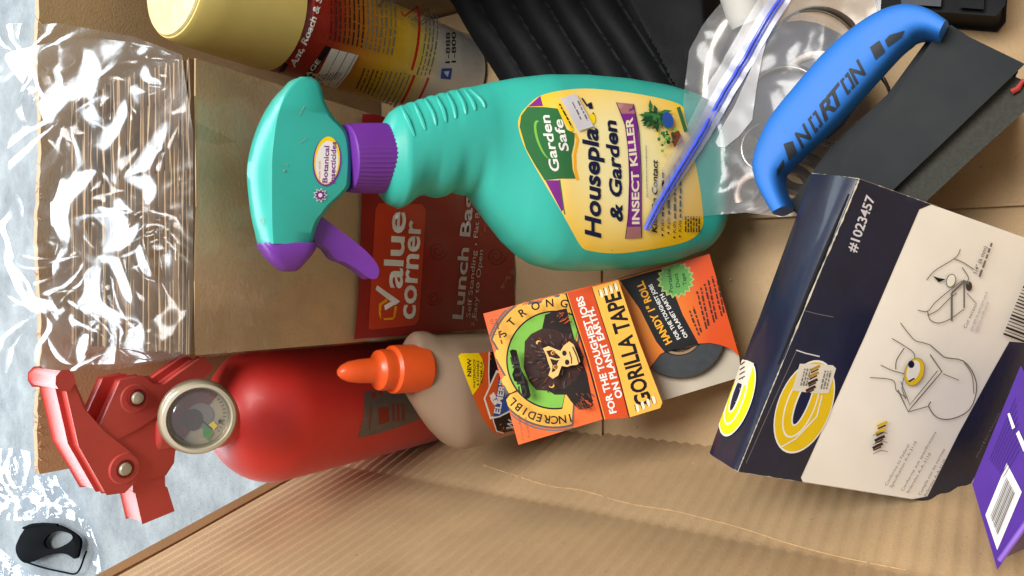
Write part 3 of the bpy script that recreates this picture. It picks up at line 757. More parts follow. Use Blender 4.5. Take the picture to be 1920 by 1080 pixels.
# ================================================================== FIRE EXTINGUISHER
EX, EY, ER = -.0728, .366, .0418
fe = thing('fire_extinguisher', 'red fire extinguisher standing in the box with plastic levers and round pressure gauge', 'fire extinguisher', (EX, EY, 0))
REDM = M('extinguisher_red', 'cf2a22', .48, sheen=.2, var=.08, scale=20, bump=.04, bscale=300, coat=.05)
REDPL = M('red_plastic', 'c8463c', .48, sheen=.6, var=.06, scale=60, bump=.06, bscale=500)
prof = [(.034, .001), (ER - .002, .001), (ER, .004), (ER, .168)] + [(ER * math.cos(t), .168 + .036 * math.sin(t)) for t in [R(a) for a in range(8, 76, 7)]] + [(.012, .2035), (.012, .212)]
cyl = obj('cylinder', *lathe((EX, EY, 0), (0, 0, 1), prof, 96), REDM, fe)
LP = Plane((EX, EY - .011, .25), (0, -1, 0)); BACK = V((0, 1, 0))
ul = [(126, 724), (151, 835), (202, 925), (233, 921), (251, 903), (259, 882), (253, 858), (218, 831), (194, 812), (155, 769), (128, 708)]
ulp = [LP.at(x, y) for x, y in ul]
inn = lambda P, k: [p.lerp(sum(P, V((0, 0, 0))) / len(P), k) for p in P]
lev = obj('upper_lever', *merge(prism(ulp, BACK * .0048), prism([p + BACK * .0100 for p in ulp], BACK * .0150), prism([p + BACK * .0047 - V((.0012, 0, .0032)) for p in inn(ulp, .12)], BACK * .0054)), REDPL, fe, bevel=.0009, bseg=2)
tip = [(128, 730), (137, 716), (134, 703), (126, 696), (115, 697), (107, 706), (106, 719), (113, 730)]
obj('lever_lip', *prism([LP.at(x, y) - BACK * .0007 for x, y in tip], BACK * .0265), REDPL, lev, bevel=.0008, bseg=2)
lh = [(231, 716), (268, 708), (288, 723), (311, 725), (342, 702), (384, 672), (400, 690), (350, 740), (310, 768), (262, 800), (216, 824), (192, 804)]
lhp = [LP.at(x, y) for x, y in lh]
hd = obj('carry_handle', *merge(prism([p + BACK * .0012 for p in lhp], BACK * .0050), prism([p + BACK * .0170 for p in lhp], BACK * .0050), prism([p + BACK * .006 - V((0, 0, .005)) for p in inn(lhp, .10)], BACK * .0115)), REDPL, fe, bevel=.0010, bseg=2)
vb = [(206, 816), (232, 800), (262, 772), (308, 770), (330, 830), (326, 868), (313, 888), (257, 899), (246, 868)]
val = obj('valve_body', *merge(prism([LP.at(x, y) + BACK * .002 for x, y in vb], BACK * .020), lathe((EX, EY, 0), (0, 0, 1), [(.0155, .200), (.0155, .216), (.0125, .217), (.0125, .245), (.010, .246)], 32)), REDPL, fe, bevel=.0014, bseg=2)
no = [(257, 895), (313, 885), (314, 915), (318, 917), (331, 959), (275, 982), (262, 925), (258, 923)]
obj('discharge_nozzle', *prism([LP.at(x, y) + BACK * .003 for x, y in no], BACK * .015), REDPL, val, bevel=.0012, bseg=2)
obj('pivot_boss', *lathe(LP.at(232, 878) + V((0, .001, 0)), (0, -1, 0), [(.0074, 0), (.0074, .0012), (.0068, .0018), (.0034, .0018)], 36), REDPL, lev)
obj('pivot_boss', *lathe(LP.at(254, 747) + V((0, .0022, 0)), (0, -1, 0), [(.0070, 0), (.0070, .0010), (.0064, .0016), (.0034, .0016)], 36), REDPL, hd)
PIN = M('rivet_grey', 'b9b09c', .42, metal=.3)
for (x, y, r_, pa) in ((232.6, 879, .0032, lev), (255.5, 746, .0031, hd)):
    p = LP.at(x, y)
    obj('rivet', *lathe(p + V((0, .002, 0)), (0, -1, 0), [(r_, 0), (r_, .0032), (r_ * .8, .0042), (r_ * .1, .0044)], 24), PIN, pa)
    obj('rivet_seat', *lathe(p + V((0, .002, 0)), (0, -1, 0), [(r_ * 1.4, 0), (r_ * 1.4, .0031), (r_ * 1.25, .0033), (r_ * 1.05, .0028)], 28), M('red_plastic_dark', '86190f', .5), pa)
hp = Plane((EX, EY + .008, .29), (0, -.3, 1))
# gauge
GA = V((.05, -.87, .49)).normalized(); GC = CAM + ray(372, 781) * .360
BRASS = M('gauge_case', 'a59a80', .34, metal=.55, var=.08, scale=80); CLR = M('gauge_lens_rim', 'b4ab94', .15, var=.05, coat=.5)
gz_ = obj('gauge', *lathe(GC - GA * .010, GA, [(.010, -.004), (.0160, -.002), (.0176, 0), (.0178, .004), (.0178, .011), (.0175, .0125), (.0170, .0130), (.0166, .0165), (.0160, .0180), (.0145, .0185), (.0138, .0170), (.0136, .0105), (.001, .0104)], 64), BRASS, fe)
obj('gauge_rim', *lathe(GC - GA * .010, GA, [(.0172, .0126), (.0168, .0168), (.0160, .0184), (.0146, .0189), (.0141, .0178), (.0139, .0130), (.0172, .0126)], 64), CLR, gz_)
gf, gu, gv = GA, V((1, 0, 0)), None
gu = (gu - GA * gu.dot(GA)).normalized(); gv = GA.cross(gu)
def dial_fn(a, b): return GC + GA * .0006 + gu * (a / 1000) + gv * (b / 1000), GA
pr = Print(fn=dial_fn, lift=.0002, grid=4)
pr.ell((0, 0), 13.4, 13.4, ink('dial_white', 'a89c84'), n=36)
for k in range(15): pr.line([(12.6 * math.cos(R(-130 + k * 9)), 12.6 * math.sin(R(-130 + k * 9))), (11.2 * math.cos(R(-130 + k * 9)), 11.2 * math.sin(R(-130 + k * 9)))], .35, BLACK)
pr.tri([(0, 0)] + [(13.3 * math.cos(R(a)), 13.3 * math.sin(R(a))) for a in range(-40, 131, 8)], ink('dial_red_reflection', '6e1714'))  # both red sectors paint the red reflection in the lens onto the dial
pr.tri([(0, 0)] + [(12.6 * math.cos(R(a)), 12.6 * math.sin(R(a))) for a in range(60, 151, 8)], ink('dial_red_reflection', '6e1714'))
pr.ell((.5, -.6), 6.0, 6.0, ink('dial_grey', '77706a'), n=24); pr.ell((-1.2, 2.6), 5.2, 4.8, BROWN, n=20)
pr.tri([(-4, -2), (-9.5, -2), (-12, -4.5), (-8.5, -6.5), (-5.5, -5)], ink('dial_green', '2c8a34')); pr.tri([(-4.5, -4), (-7, -6.5), (-5, -8.5), (-2.5, -6.5)], YEL); pr.ell((-3, -9.5), 1.2, .8, BLACK, n=8); pr.line([(1.5, 2), (-6.5, -6.2)], .7, BLACK)
pr.build('gauge_dial', gz_)
LENS = clear_film('gauge_lens', base=.12, edge=.7, rough=.10)
obj('gauge_window', *lathe(GC - GA * .010, GA, [(.0139, .0150), (.012, .0163), (.008, .0172), (.003, .0177), (.0005, .0178)], 40), LENS, gz_)
# label foil on the cylinder
FOIL = M('label_foil', '6f6660', .4, metal=.3, var=.12, scale=200)
pr = Print([cyl], grid=8, lift=.0002)
pr.poly([(683, 735), (682, 780), (671, 821), (712, 812), (765, 795), (820, 770), (830, 735), (760, 725), (720, 728)], FOIL)
DKR = ink('dull_red', '8c3328'); pr.ell((700, 741), 5, 6, DKR); pr.ell((713, 738), 4, 4, DKR, n=12)
pr.poly([(708, 765), (728, 762), (730, 790), (710, 797)], DKR); pr.line([(696, 760), (692, 805)], 2, DKR)
for k in range(3): pr.line([(736 + k * 9, 757), (738 + k * 9, 790)], 4, DKR)
pr.build('foil_label', fe)

# ================================================================== GLUE BOTTLE
gb = thing('glue_bottle', 'tan glue bottle with bright orange twist cap leaning beside the red extinguisher', 'glue bottle', (-.06, .26, 0))
GN = V((0, -.957, .29)).normalized(); GPn = Plane((-.055, .272, .08), GN)
TAN = M('glue_plastic', '917a66', .34, var=.14, scale=14, sss=.35, stretch=(1, 1, .4))
OCAP = M('orange_cap', 'e0541d', .36, var=.04, scale=40, sss=.12)
gu_e = [(768, 640), (772, 629), (779, 622), (795, 620), (804, 624), (815, 628), (830, 628), (913, 625), (1000, 625), (1070, 628)]
gl_e = [(768, 738), (772, 748), (777, 758), (796, 786), (818, 813), (838, 832), (848, 839), (858, 841), (880, 836), (899, 831), (925, 820), (985, 803), (1070, 790)]
rings = []
for x in [768, 770, 773, 777, 781, 786, 792, 798, 804, 810, 817, 824, 831, 838, 844, 850, 856, 862, 868, 876, 886, 900, 915, 930, 950, 975, 1000, 1030, 1045, 1054]:
    a = GPn.at(x, interp(gu_e, x)); b = GPn.at(x, interp(gl_e, x)); c = (a + b) / 2; hw = (a - b) / 2
    t = min(1, (x - 768) / 75); dep = .013 + .0085 * (t * t * (3 - 2 * t))
    if x > 1040: dep *= .9
    rings.append(sring(c, hw, GN * dep, 2.1 + .6 * t, 48))
gbody = obj('bottle_body', *loft(rings), TAN, gb, angle=50)
c0 = GPn.at(788, 690, .004); c1 = GPn.at(633, 698, .004); ax = c1 - c0; L_ = ax.length; ax.normalize(); kr = (GPn.at(745, 645) - GPn.at(745, 736)).length / 2
prof = [(.80, -.08), (1, -.02), (1, .02), (.985, .32), (.97, .36), (.82, .385), (.80, .42), (.84, .47), (.80, .53), (.60, .56), (.53, .585), (.50, .62), (.47, .76), (.40, .88), (.27, .955), (.12, .995), (.02, 1.0)]
gb_cap = obj('twist_cap', *lathe(c0, ax, [(r_ * kr, h * L_) for r_, h in prof], 64), OCAP, gb, angle=40)
pr = Print([gbody], grid=9)
ORL = ink('label_orange', 'd0561c'); ESP = ink('espresso', '1d1414')
pr.poly([(893, 663), (915, 660), (960, 660), (1010, 660), (1010, 800), (945, 815), (933, 817), (921, 806), (905, 785), (886, 741)], ORL)
pr.poly([(919, 660), (960, 660), (1010, 660), (1010, 797), (945, 811), (931, 808), (925, 790), (918, 740), (916, 700)], ESP)
pr.line([(917, 660), (916, 700), (918, 740), (925, 790), (931, 808), (944, 812)], 2, WHITE)
pr.poly([(859, 668), (864, 663), (897, 662), (904, 673), (907, 687), (904, 710), (897, 726), (886, 741), (872, 705)], YEL)
pr.text('NEW', [(883, 706), (883, 672)], 7, BLACK, bold=.03)
for k, s_ in enumerate(('WATERPROOF', '& STAINABLE', 'FORMULA')): pr.text(s_, [(891 + k * 6.5, 728 - k * 5), (891 + k * 6.5, 674 + k * 2)], 4.2, BLACK, bold=.01)
pr.tri([(930, 694), (962, 700), (960, 770), (936, 782), (918, 786), (906, 747)], WHITE); pr.tri([(931, 699), (958, 704), (956, 768), (934, 778), (920, 781), (909, 747)], ORL)
pr.tri([(936, 700), (958, 704), (956, 768), (934, 780), (924, 781)], BLUEI)
for q in ([(917, 742), (925, 735), (930, 745), (922, 752)], [(922, 752), (932, 748), (930, 758), (926, 760)], [(918, 748), (922, 744), (924, 758)]): pr.tri(q, WHITE)
pr.text("ELMER'S", [(936, 776), (948, 712)], 11, WHITE, bold=.03)
pr.text('Wo', [(962, 806), (968, 780)], 14, PALEG, bold=.03)
pr.build('bottle_label', gb)

# ================================================================== TAPE ON A HANG CARD
tp = thing('tape_roll_package', 'roll of dark tape on an orange hang card with a gorilla picture', 'tape', (-.03, .2, 0))
TN = V((0, -.54, .84)).normalized(); TPl = Plane(CAM + ray(1072, 678) * .415, TN); TP2 = Plane(CAM + ray(1250, 630) * .428, V((.05, -.45, .88)))
CARD = M('card_orange', 'ee6a30', .42, var=.04, scale=60, coat=.1)
cardp = [(906, 588), (1010, 561), (1156, 523), (1196, 640), (1238, 752), (1234, 763), (1210, 772), (1197, 779), (1140, 783), (972, 834), (940, 715)]
cvs, cfs = sheet2d(cardp, 16)
def card_h(x, y): return .0015 * math.sin((x - 900) / 110) - .000012 * max(0, 960 - x) + .0008 * math.sin(y / 60)
cpts = [TPl.at(p.x, p.y, card_h(p.x, p.y)) for p in cvs]; n = len(cpts)
cf2 = cfs + [tuple(i + n for i in reversed(f)) for f in cfs]
from collections import Counter
ec = Counter()
for f in cfs:
    for a, b in zip(f, f[1:] + f[:1]): ec[tuple(sorted((a, b)))] += 1
for (a, b), k in ec.items():
    if k == 1: cf2.append((a, b, b + n, a + n))
card = obj('hang_card', cpts + [p - TN * .0006 for p in cpts], cf2, CARD, tp, angle=40)
pr = Print([card], grid=14, lift=.0002)
RING = [(1035, 672)]
def clipx(pts): return pts
cc = (1040, 675); 
def ring_pts(r_, a0, a1, n=28): return [(cc[0] + r_ * 1.0 * math.cos(R(a)), cc[1] + r_ * 1.02 * math.sin(R(a))) for a in [a0 + (a1 - a0) * k / (n - 1) for k in range(n)]]
# left half ring, open to the banner: banner edge runs from (1060,552) to (1127,783)
A0, A1 = -72, -292
def seg_ring(r0, r1, a0, a1, m):
    o_ = ring_pts(r1, a0, a1); i_ = ring_pts(r0, a1, a0); pr.poly(o_ + i_, m)
AMB = ink('amber_light', 'eeb24a'); SMO = ink('smoke', '5f5b58')
seg_ring(128, 131, -66, -286, GREY)
pr.poly(ring_pts(126, -66, -286, 40) , SMO)
pr.poly(ring_pts(122, -67, -285, 40), AMB)
pr.poly(ring_pts(91, -58, -279, 40), BLACK); pr.poly(ring_pts(88, -58, -279, 40), LIME)
# gorilla: shoulders, head, face
pr.poly([(1022, 590), (1040, 583), (1062, 578), (1078, 640), (1100, 700), (1112, 760), (1104, 765), (1085, 768), (1070, 752), (1062, 740), (1040, 740), (1010, 720), (1000, 650), (1016, 618)], DBROWN)
pr.poly([(984, 640), (996, 626), (1018, 615), (1040, 618), (1066, 628), (1082, 640), (1094, 668), (1092, 690), (1080, 712), (1060, 727), (1030, 733), (1005, 731), (992, 715), (982, 690)], BROWN)
rnd = random.Random(5)
for k in range(150):
    a = rnd.uniform(0, 6.28); rr_ = rnd.uniform(.2, 1); c = (1038 + 52 * rr_ * math.cos(a), 674 + 55 * rr_ * math.sin(a)); l = rnd.uniform(5, 12); b = math.atan2(c[1] - 674, c[0] - 1060) + rnd.uniform(-.4, .4)
    pr.line([c, (c[0] + l * math.cos(b), c[1] + l * math.sin(b))], 1.3, rnd.choice([RUST, DBROWN, DBROWN, SMO, BROWN]))
for k in range(60):
    c = rnd.choice([(rnd.uniform(1032, 1066), rnd.uniform(586, 608)), (rnd.uniform(1078, 1108), rnd.uniform(735, 762))]); l = rnd.uniform(6, 13)
    pr.line([c, (c[0] + l * .5, c[1] + l * rnd.uniform(.3, .9) * (1 if c[1] > 660 else -.6))], 1.6, rnd.choice([RUST, RUST, ORL, DBROWN]))
face = [(1018, 651), (1028, 647), (1040, 652), (1050, 656), (1056, 646), (1066, 638), (1074, 644), (1082, 664), (1086, 676), (1080, 682), (1070, 683), (1062, 686), (1052, 684), (1050, 690), (1046, 702), (1036, 708), (1028, 702), (1032, 690), (1027, 676), (1024, 664)]
pr.poly(face, SKIN); pr.poly([(1024, 656), (1034, 654), (1044, 662), (1050, 668), (1044, 680), (1040, 694), (1034, 696), (1036, 684), (1030, 668)], DBROWN)
for (x, y) in ((1036, 660), (1040, 686)): pr.ell((x, y), 5, 5, RUST, n=12); pr.ell((x - .5, y), 3.0, 3.4, AMB, n=10); pr.ell((x, y), 2.0, 2.2, BLACK, n=8)
pr.line([(1030, 668), (1042, 672), (1052, 671)], 3, SKIN)
for (x, y) in ((1057, 660), (1062, 677)): pr.ell((x, y), 4, 5, DBROWN, n=12)
pr.line([(1066, 657), (1070, 670), (1070, 680)], 1.5, DBROWN); pr.line([(1072, 648), (1080, 666), (1083, 678)], 2.0, BROWN)
pr.ell((1010, 640), 5, 4, AMB, n=10); pr.ell((1012, 642), 4, 4, BROWN, n=10); pr.ell((1034, 721), 5, 4, AMB, n=10); pr.ell((1033, 719), 4, 4, BROWN, n=10)
# ring lettering
def arc_letters(s, pts, h, m):
    for ch, (x, y, ang) in zip(s, pts):
        vs_, fs_ = text2d(ch, .02); x0 = (min(p.x for p in vs_) + max(p.x for p in vs_)) / 2
        t = V((math.cos(ang), math.sin(ang))); up = V((t.y, -t.x)); pr.emit([V((x, y)) + t * ((p.x - x0) / CAPH * h) + up * (p.y / CAPH * h) for p in vs_], fs_, m)
def ringpos(ch, a0, a1, rb, outward):
    n_ = len(ch); out = []
    for k in range(n_):
        a = R(a0 + (a1 - a0) * k / (n_ - 1)); x = cc[0] + rb * math.cos(a); y = cc[1] + rb * 1.02 * math.sin(a)
        out.append((x, y, a + math.pi / 2 if outward else a - math.pi / 2))
    return out
arc_letters('STRONG', ringpos('STRONG', -152, -81, 100, True), 14, BLACK)
arc_letters('INCREDIBLY', ringpos('INCREDIBLY', -285, -216, 100, True), 14, BLACK)
# banner and name
DOR = ink('deep_orange', 'c9481c')
pr.poly([(1060, 549), (1106, 537), (1142, 650), (1174, 780), (1128, 783), (1098, 670)], DOR)
pr.line([(1060, 549), (1098, 670), (1128, 783)], 3, BLACK); pr.line([(1062, 549), (1101, 670), (1131, 783)], 1, AMB)
pr.poly([(1107, 537), (1155, 524), (1194, 640), (1236, 752), (1232, 762), (1176, 779), (1143, 650)], AMB)
pr.line([(1107, 537), (1143, 650), (1176, 779)], 1.2, BLACK)
pr.text('FOR THE TOUGHEST JOBS', [(1152, 770), (1122, 660), (1090, 553)], 12, WHITE, bold=.03)
pr.text('ON PLANET EARTH.', [(1163, 742), (1138, 655), (1109, 573)], 12, WHITE, bold=.03)
pr.text('GORILLA TAPE', [(1216, 752), (1192, 668), (1157, 545)], 28, BLACK, bold=.03)
for k in range(4):
    pr.ell((1124 + k * 9, 549 - k * 4), 3.0, 8, CREAMY, rot=-.25, n=12); pr.line([(1119 + k * 9, 543 - k * 4), (1122 + k * 9, 554 - k * 4)], 1.3, BLACK)
    pr.ell((1190 + k * 10, 762 - k * 5), 3.2, 8, CREAMY, rot=-.25, n=12); pr.line([(1185 + k * 10, 756 - k * 4), (1188 + k * 10, 768 - k * 5)], 1.5, DBROWN)
pr.text('1" x 10', [(935, 625), (928, 596)], 6, RUST); pr.micro((946, 642), (935, 596), 4, RUST, 2); pr.text('Camouflage', [(984, 820), (976, 774)], 5, RUST); pr.text('Travel Size', [(996, 815), (988, 778)], 5, RUST)
# peg hole
hole = [(958, 655), (963, 652), (970, 654), (978, 690), (990, 712), (996, 738), (993, 744), (986, 745), (980, 736), (976, 715), (966, 712), (962, 700), (966, 688)]
HOLE = ink('peg_hole_dark', '17110f', .9); pr.poly(hole, HOLE); pr.text('GLUE', [(990, 740), (972, 664)], 13, ink('dim_grey', '2b2826'), bold=.03)
pr.build('card_print', tp)
# lower card and the tape roll lying under it
lowp = [(1160, 522), (1170, 518), (1330, 476), (1386, 668), (1388, 690), (1382, 709), (1240, 752), (1200, 660)]
lv = [TP2.at(x, y) for x, y in lowp]
lc2 = obj('lower_card', *prism(lv, TP2.n * -.0008), M('card_back_grey', 'b9ae9c', .6, var=.06), tp)
rc = TP2.at(1232, 600, .0008)
TAPE = M('tape_grey', '33373a', .42, var=.1, scale=300)
roll = obj('tape_roll', *lathe(TP2.at(1270, 622, .0005), TP2.n, [(.013, 0), (.0255, .0), (.0262, .0015), (.0262, .005), (.0255, .0062), (.0135, .0062), (.013, .005), (.013, 0)], 64), TAPE, tp)
# tape roll core
obj('tape_core', *lathe(TP2.at(1270, 622, .0005), TP2.n, [(.0115, .0003), (.0129, .0003), (.0129, .0056), (.0115, .0056), (.0115, .0003)], 48), M('core_board', '96785a', .7), roll)
# printed overlay card in front of the roll
ovp = [(1158, 524), (1244, 500), (1330, 476), (1386, 668), (1372, 655), (1352, 647), (1332, 643), (1312, 644), (1294, 650), (1262, 655), (1246, 660), (1238, 664), (1218, 690), (1206, 688)]
TP3 = Plane(TP2.p + TP2.n * .0078, TP2.n)
GRAD = grad_mat('card_sunset', 'f0a01c', 'd04a14', V((-.02, .2, .04)) - V(tp.location), .06)
ov = obj('front_card', *prism([TP3.at(x, y) for x, y in ovp], TP2.n * -.0007), GRAD, tp)
pr = Print([ov], grid=14)
pr.poly([(1162, 526), (1240, 504), (1262, 545), (1280, 590), (1310, 645), (1294, 650), (1262, 655), (1246, 660), (1230, 640), (1200, 580)], BLACK)
pr.text('HANDY 1" ROLL', [(1260, 641), (1232, 590), (1205, 526)], 13, YORG, bold=.03)
pr.text('FOR THE TOUGHEST JOBS', [(1276, 634), (1245, 580), (1222, 532)], 7, WHITE, bold=.02)
pr.text('ON PLANET EARTH', [(1290, 631), (1264, 588), (1243, 550)], 7, WHITE, bold=.02)
for r_, m_ in ((36, ink('burst_edge', '9fb06a')), (32, ink('burst_green', '5f9a4e'))):
    pr.tri([(1267 + r_ * (1 if k % 2 == 0 else .82) * math.cos(k * math.pi / 18), 524 + r_ * (1 if k % 2 == 0 else .82) * math.sin(k * math.pi / 18)) for k in range(36)], m_)
for k, s_ in enumerate(('Portable', 'Duct', 'Tape')): pr.text(s_, [(1262 + k * 13, (548, 538, 534)[k]), (1257 + k * 13, (504, 512, 512)[k])], 7, DLEAF, bold=.02)
for k in range(8):
    a = (1312 + k * 7 - (k % 2) * 3, 628 - k * 6); b = (1308 + k * 7 - 14, 560 - k * 7 + (22 if k < 2 else 0)); pr.micro(a, b, 3.6, BROWN, k + 3)
pr.build('front_card_print', tp)

# ================================================================== WAX RING CARTON
wc = thing('wax_ring_carton', 'worn navy and cream carton with yellow ring pictures standing in the near corner', 'carton', (-.03, .05, 0))
WN = V((-.284, -.757, .588)).normalized(); WA = V((.0453, .0547, .1198)); WP = Plane(WA, WN); WB = Plane(WA - WN * .026, WN)
NAVY = M('carton_navy', '111a33', .36, var=.18, scale=55, bump=.12, bscale=260, coat=.25); CRM = M('carton_cream', 'f3eee2', .55, var=.05, scale=25)
def bil(q, u, v): return q[0] * (1 - u) * (1 - v) + q[1] * u * (1 - v) + q[2] * u * v + q[3] * (1 - u) * v
fq = [WP.at(1610, 335), WP.at(1383, 884), WP.at(1806, 951), WP.at(2052, 492)]
tq = [WB.at(1523, 325), WB.at(1330, 850)]
bq = [fq[0] - WN * .026, fq[1] - WN * .026, fq[2] - WN * .026, fq[3] - WN * .026]
# body: big face slightly bowed
nu = 16; vs = []; fs = []
for j in range(nu + 1):
    for i in range(nu + 1):
        u, v = i / nu, j / nu; vs.append(bil(fq, u, v) + WN * (.0016 * math.sin(u * math.pi) * math.sin(v * math.pi)))
for j in range(nu):
    for i in range(nu): a = j * (nu + 1) + i; fs.append((a, a + 1, a + nu + 2, a + nu + 1))
wface = obj('front_face', vs, fs, CRM, wc)
fl = [fq[0] - WN * .0004, fq[1] - WN * .0004, fq[2] - WN * .0004, fq[3] - WN * .0004]
bk = [tq[0], tq[1], fq[2] - WN * .027, fq[3] - WN * .027]
obj('carton_body', fl + bk, [(0, 3, 2, 1), (4, 5, 6, 7), (1, 2, 6, 5), (2, 3, 7, 6), (3, 0, 4, 7)], NAVY, wc, smooth=False)
# tuck end: two bowed flaps with a gap along the front edge
def flap(p0, p1, q0, q1, bow, n=14, m=8):
    vs, fs = [], []
    up = ((p0 - q0).cross(p1 - p0)).normalized()
    if up.dot(V((.2, .55, .8))) < 0: up = -up
    for j in range(m + 1):
        for i in range(n + 1):
            u, v = i / n, j / m; p = (p0.lerp(p1, u)).lerp(q0.lerp(q1, u), v)
            vs.append(p + up * (bow(u, v)))
    for j in range(m):
        for i in range(n): a = j * (n + 1) + i; fs.append((a, a + 1, a + n + 2, a + n + 1))
    return vs, fs
A_, B_, E_, F_ = fq[0], fq[1], tq[0], tq[1]
obj('tuck_flap', *flap(E_, F_, A_, B_, lambda u, v: .0022 * math.sin(math.pi * min(1, v * 1.05)) * (.6 + .4 * math.sin(u * 5)) + .0008 * noise.noise(V((u * 6, v * 3, 2))) - (.0012 if v > .97 else 0)), NAVY, wc)
WORN = M('worn_edge', 'b5ab98', .7, var=.2, scale=300)
def edge_line(pts, r_, name='worn_edge'):
    P = smooth_line(pts, 50); obj(name, *tube(P, [max(.00012, r_ * (.55 + .9 * noise.noise(V((i * .7, r_ * 9e3, 1))))) for i in range(len(P))], 5), WORN, wc)
mid = A_.lerp(B_, .56)
edge_line([A_ + WN * .0004, A_.lerp(B_, .14) + WN * .0005, A_.lerp(B_, .30), A_.lerp(B_, .55)], .0005)
edge_line([A_.lerp(B_, .60), A_.lerp(B_, .8), B_ + WN * .0002], .00035)
edge_line([E_, E_.lerp(A_, .5), A_], .0003); edge_line([B_, B_.lerp(fq[2], .5), fq[2]], .00035); edge_line([F_, B_], .0002); edge_line([A_, A_.lerp(fq[3], .3)], .0003)
GAP = M('gap_shadow', '08090f', .9)
obj('tuck_slit', *tube([A_.lerp(B_, t) - WN * .0006 + (E_ - A_) * .05 for t in (.05, .2, .35, .5, .62)], [.0003, .0009, .0010, .0008, .0003], 6), GAP, wc)
pr = Print([wface], grid=20, lift=.0002)
pr.poly([(1590, 318), (1738, 360), (1731, 374), (1620, 632), (1501, 895), (1495, 915), (1360, 895), (1470, 610)], NAVY)
pr.poly([(1958, 646), (1892, 640), (1858, 700), (1797, 812), (1735, 937), (1722, 952), (1815, 968), (1880, 855), (1945, 722)], NAVY)
# tongue pushed into the face with its worn outline
pr.line([(1508, 582), (1530, 588), (1562, 594)], 1.2, GREY); pr.line([(1492, 656), (1510, 662), (1536, 668)], 2.2, PALEG); pr.line([(1492, 658), (1452, 746), (1398, 868)], 1.4, GREY)
pr.text('#1023457', [(1603, 474), (1640, 370)], 17, PALEG, bold=.02)
def ringpic(c, ax_, ay_, rot, k):
    def e(f, dx=0, dy=0, sx=1): 
        return [(c[0] + dx + ax_ * f * sx * math.cos(t) * math.cos(rot) - ay_ * f * math.sin(t) * math.sin(rot), c[1] + dy + ax_ * f * sx * math.cos(t) * math.sin(rot) + ay_ * f * math.sin(t) * math.cos(rot)) for t in [2 * math.pi * q / 40 for q in range(40)]]
    return e
e = ringpic((1507, 762), 50, 92, .38, 0)
pr.poly(e(1.0), WHITE); pr.poly(e(.96), ink('ring_yellow', 'e0be18')); pr.poly(e(.74, -6, -6, .74), WHITE); pr.poly(e(.70, -6, -6, .71), ink('ring_yellow', 'e0be18')); pr.poly(e(.56, -2, -12, .46), WHITE); pr.poly(e(.52, -2, -12, .38), NAVYINK)
pr.line([(1462, 838), (1490, 822), (1530, 780), (1540, 740)], 2.5, WHITE)
pr.poly([(1498, 681), (1535, 682), (1560, 684), (1566, 690), (1552, 736), (1530, 737), (1483, 731)], ink('paper_tag', 'd9d3c4'))
def mot(c, m1, m2, s=1.0):
    for k, (dx, dy) in enumerate(((0, 0), (-3, 12), (-5, 25), (-9, 38))):
        pr.line([(c[0] + dx - 9 * s, c[1] + dy * s + 4), (c[0] + dx - 2, c[1] + dy * s), (c[0] + dx + 9 * s, c[1] + dy * s - 5)], 5 * s, m2 if k < 2 else m1)
        pr.line([(c[0] + dx - 8 * s, c[1] + dy * s + 8), (c[0] + dx + 6 * s, c[1] + dy * s + 1)], 2.5 * s, m1)
mot((1527, 690), BROWN, ink('gold', 'b08a20'), 1.0)
for k in range(3): pr.micro((1500 + k * 5, 722), (1508 + k * 5, 690), 2.6, GREY, k); pr.micro((1538 + k * 5, 728), (1546 + k * 5, 694), 2.6, GREY, k + 5)
# line drawings of the fitting steps
LN = ink('line_grey', '6a655e')
def pen(pts, w_=1.6, m=LN): pr.line([(p.x, p.y) for p in smooth_line([V((x, y, 0)) for x, y in pts], 30)], w_, m)
pen([(1734, 524), (1750, 506), (1788, 482), (1797, 466)]); pen([(1784, 484), (1800, 490), (1822, 504)]); pen([(1735, 590), (1755, 580), (1775, 560), (1790, 548)]); pen([(1800, 500), (1812, 520), (1806, 530)])
pr.ell((1779, 525), 9, 13, LN, n=20, rot=.3); pr.ell((1779, 525), 7.5, 11.5, CRM, n=20, rot=.3); pr.tri([(1745, 516), (1756, 520), (1769, 522), (1756, 528)], BLACK)
pen([(1717, 580), (1735, 582), (1750, 565), (1780, 540), (1800, 525)]); pen([(1735, 582), (1740, 598), (1756, 604), (1778, 596), (1803, 578)])
pr.line([(1780, 600), (1780, 548)], 4, GREY); pr.line([(1780, 548), (1803, 526)], 4, GREY); pr.line([(1803, 526), (1803, 576)], 3, GREY); pr.ell((1812, 535), 6, 9, ink('knob_dark', '3b3836'), n=16); pr.line([(1800, 525), (1812, 530)], 5, GREY)
pen([(1808, 548), (1826, 568)], 1.2); pr.text('1/4" (6 mm)', [(1826, 512), (1846, 462)], 7, LN, bold=.01); pr.micro((1833, 518), (1856, 455), 5, GREY, 3)
pr.text('Cut excess', [(1806, 614), (1826, 570)], 6, GREY); pr.micro((1817, 618), (1846, 546), 4, PALEG, 4); pr.micro((1826, 620), (1848, 565), 4, PALEG, 5)
pen([(1683, 603), (1708, 634), (1725, 640), (1738, 644)]); pen([(1667, 632), (1690, 646), (1708, 660), (1710, 680)]); pen([(1646, 682), (1668, 692), (1690, 698)]); pen([(1626, 705), (1668, 710), (1676, 730), (1694, 742)])
pen([(1690, 650), (1676, 672), (1674, 690)], 2); pen([(1738, 644), (1756, 660), (1768, 668), (1800, 674), (1820, 700), (1825, 730), (1812, 765), (1780, 782), (1752, 780), (1736, 760), (1740, 750)], 2); pen([(1800, 674), (1816, 700), (1820, 735)], 1.5)
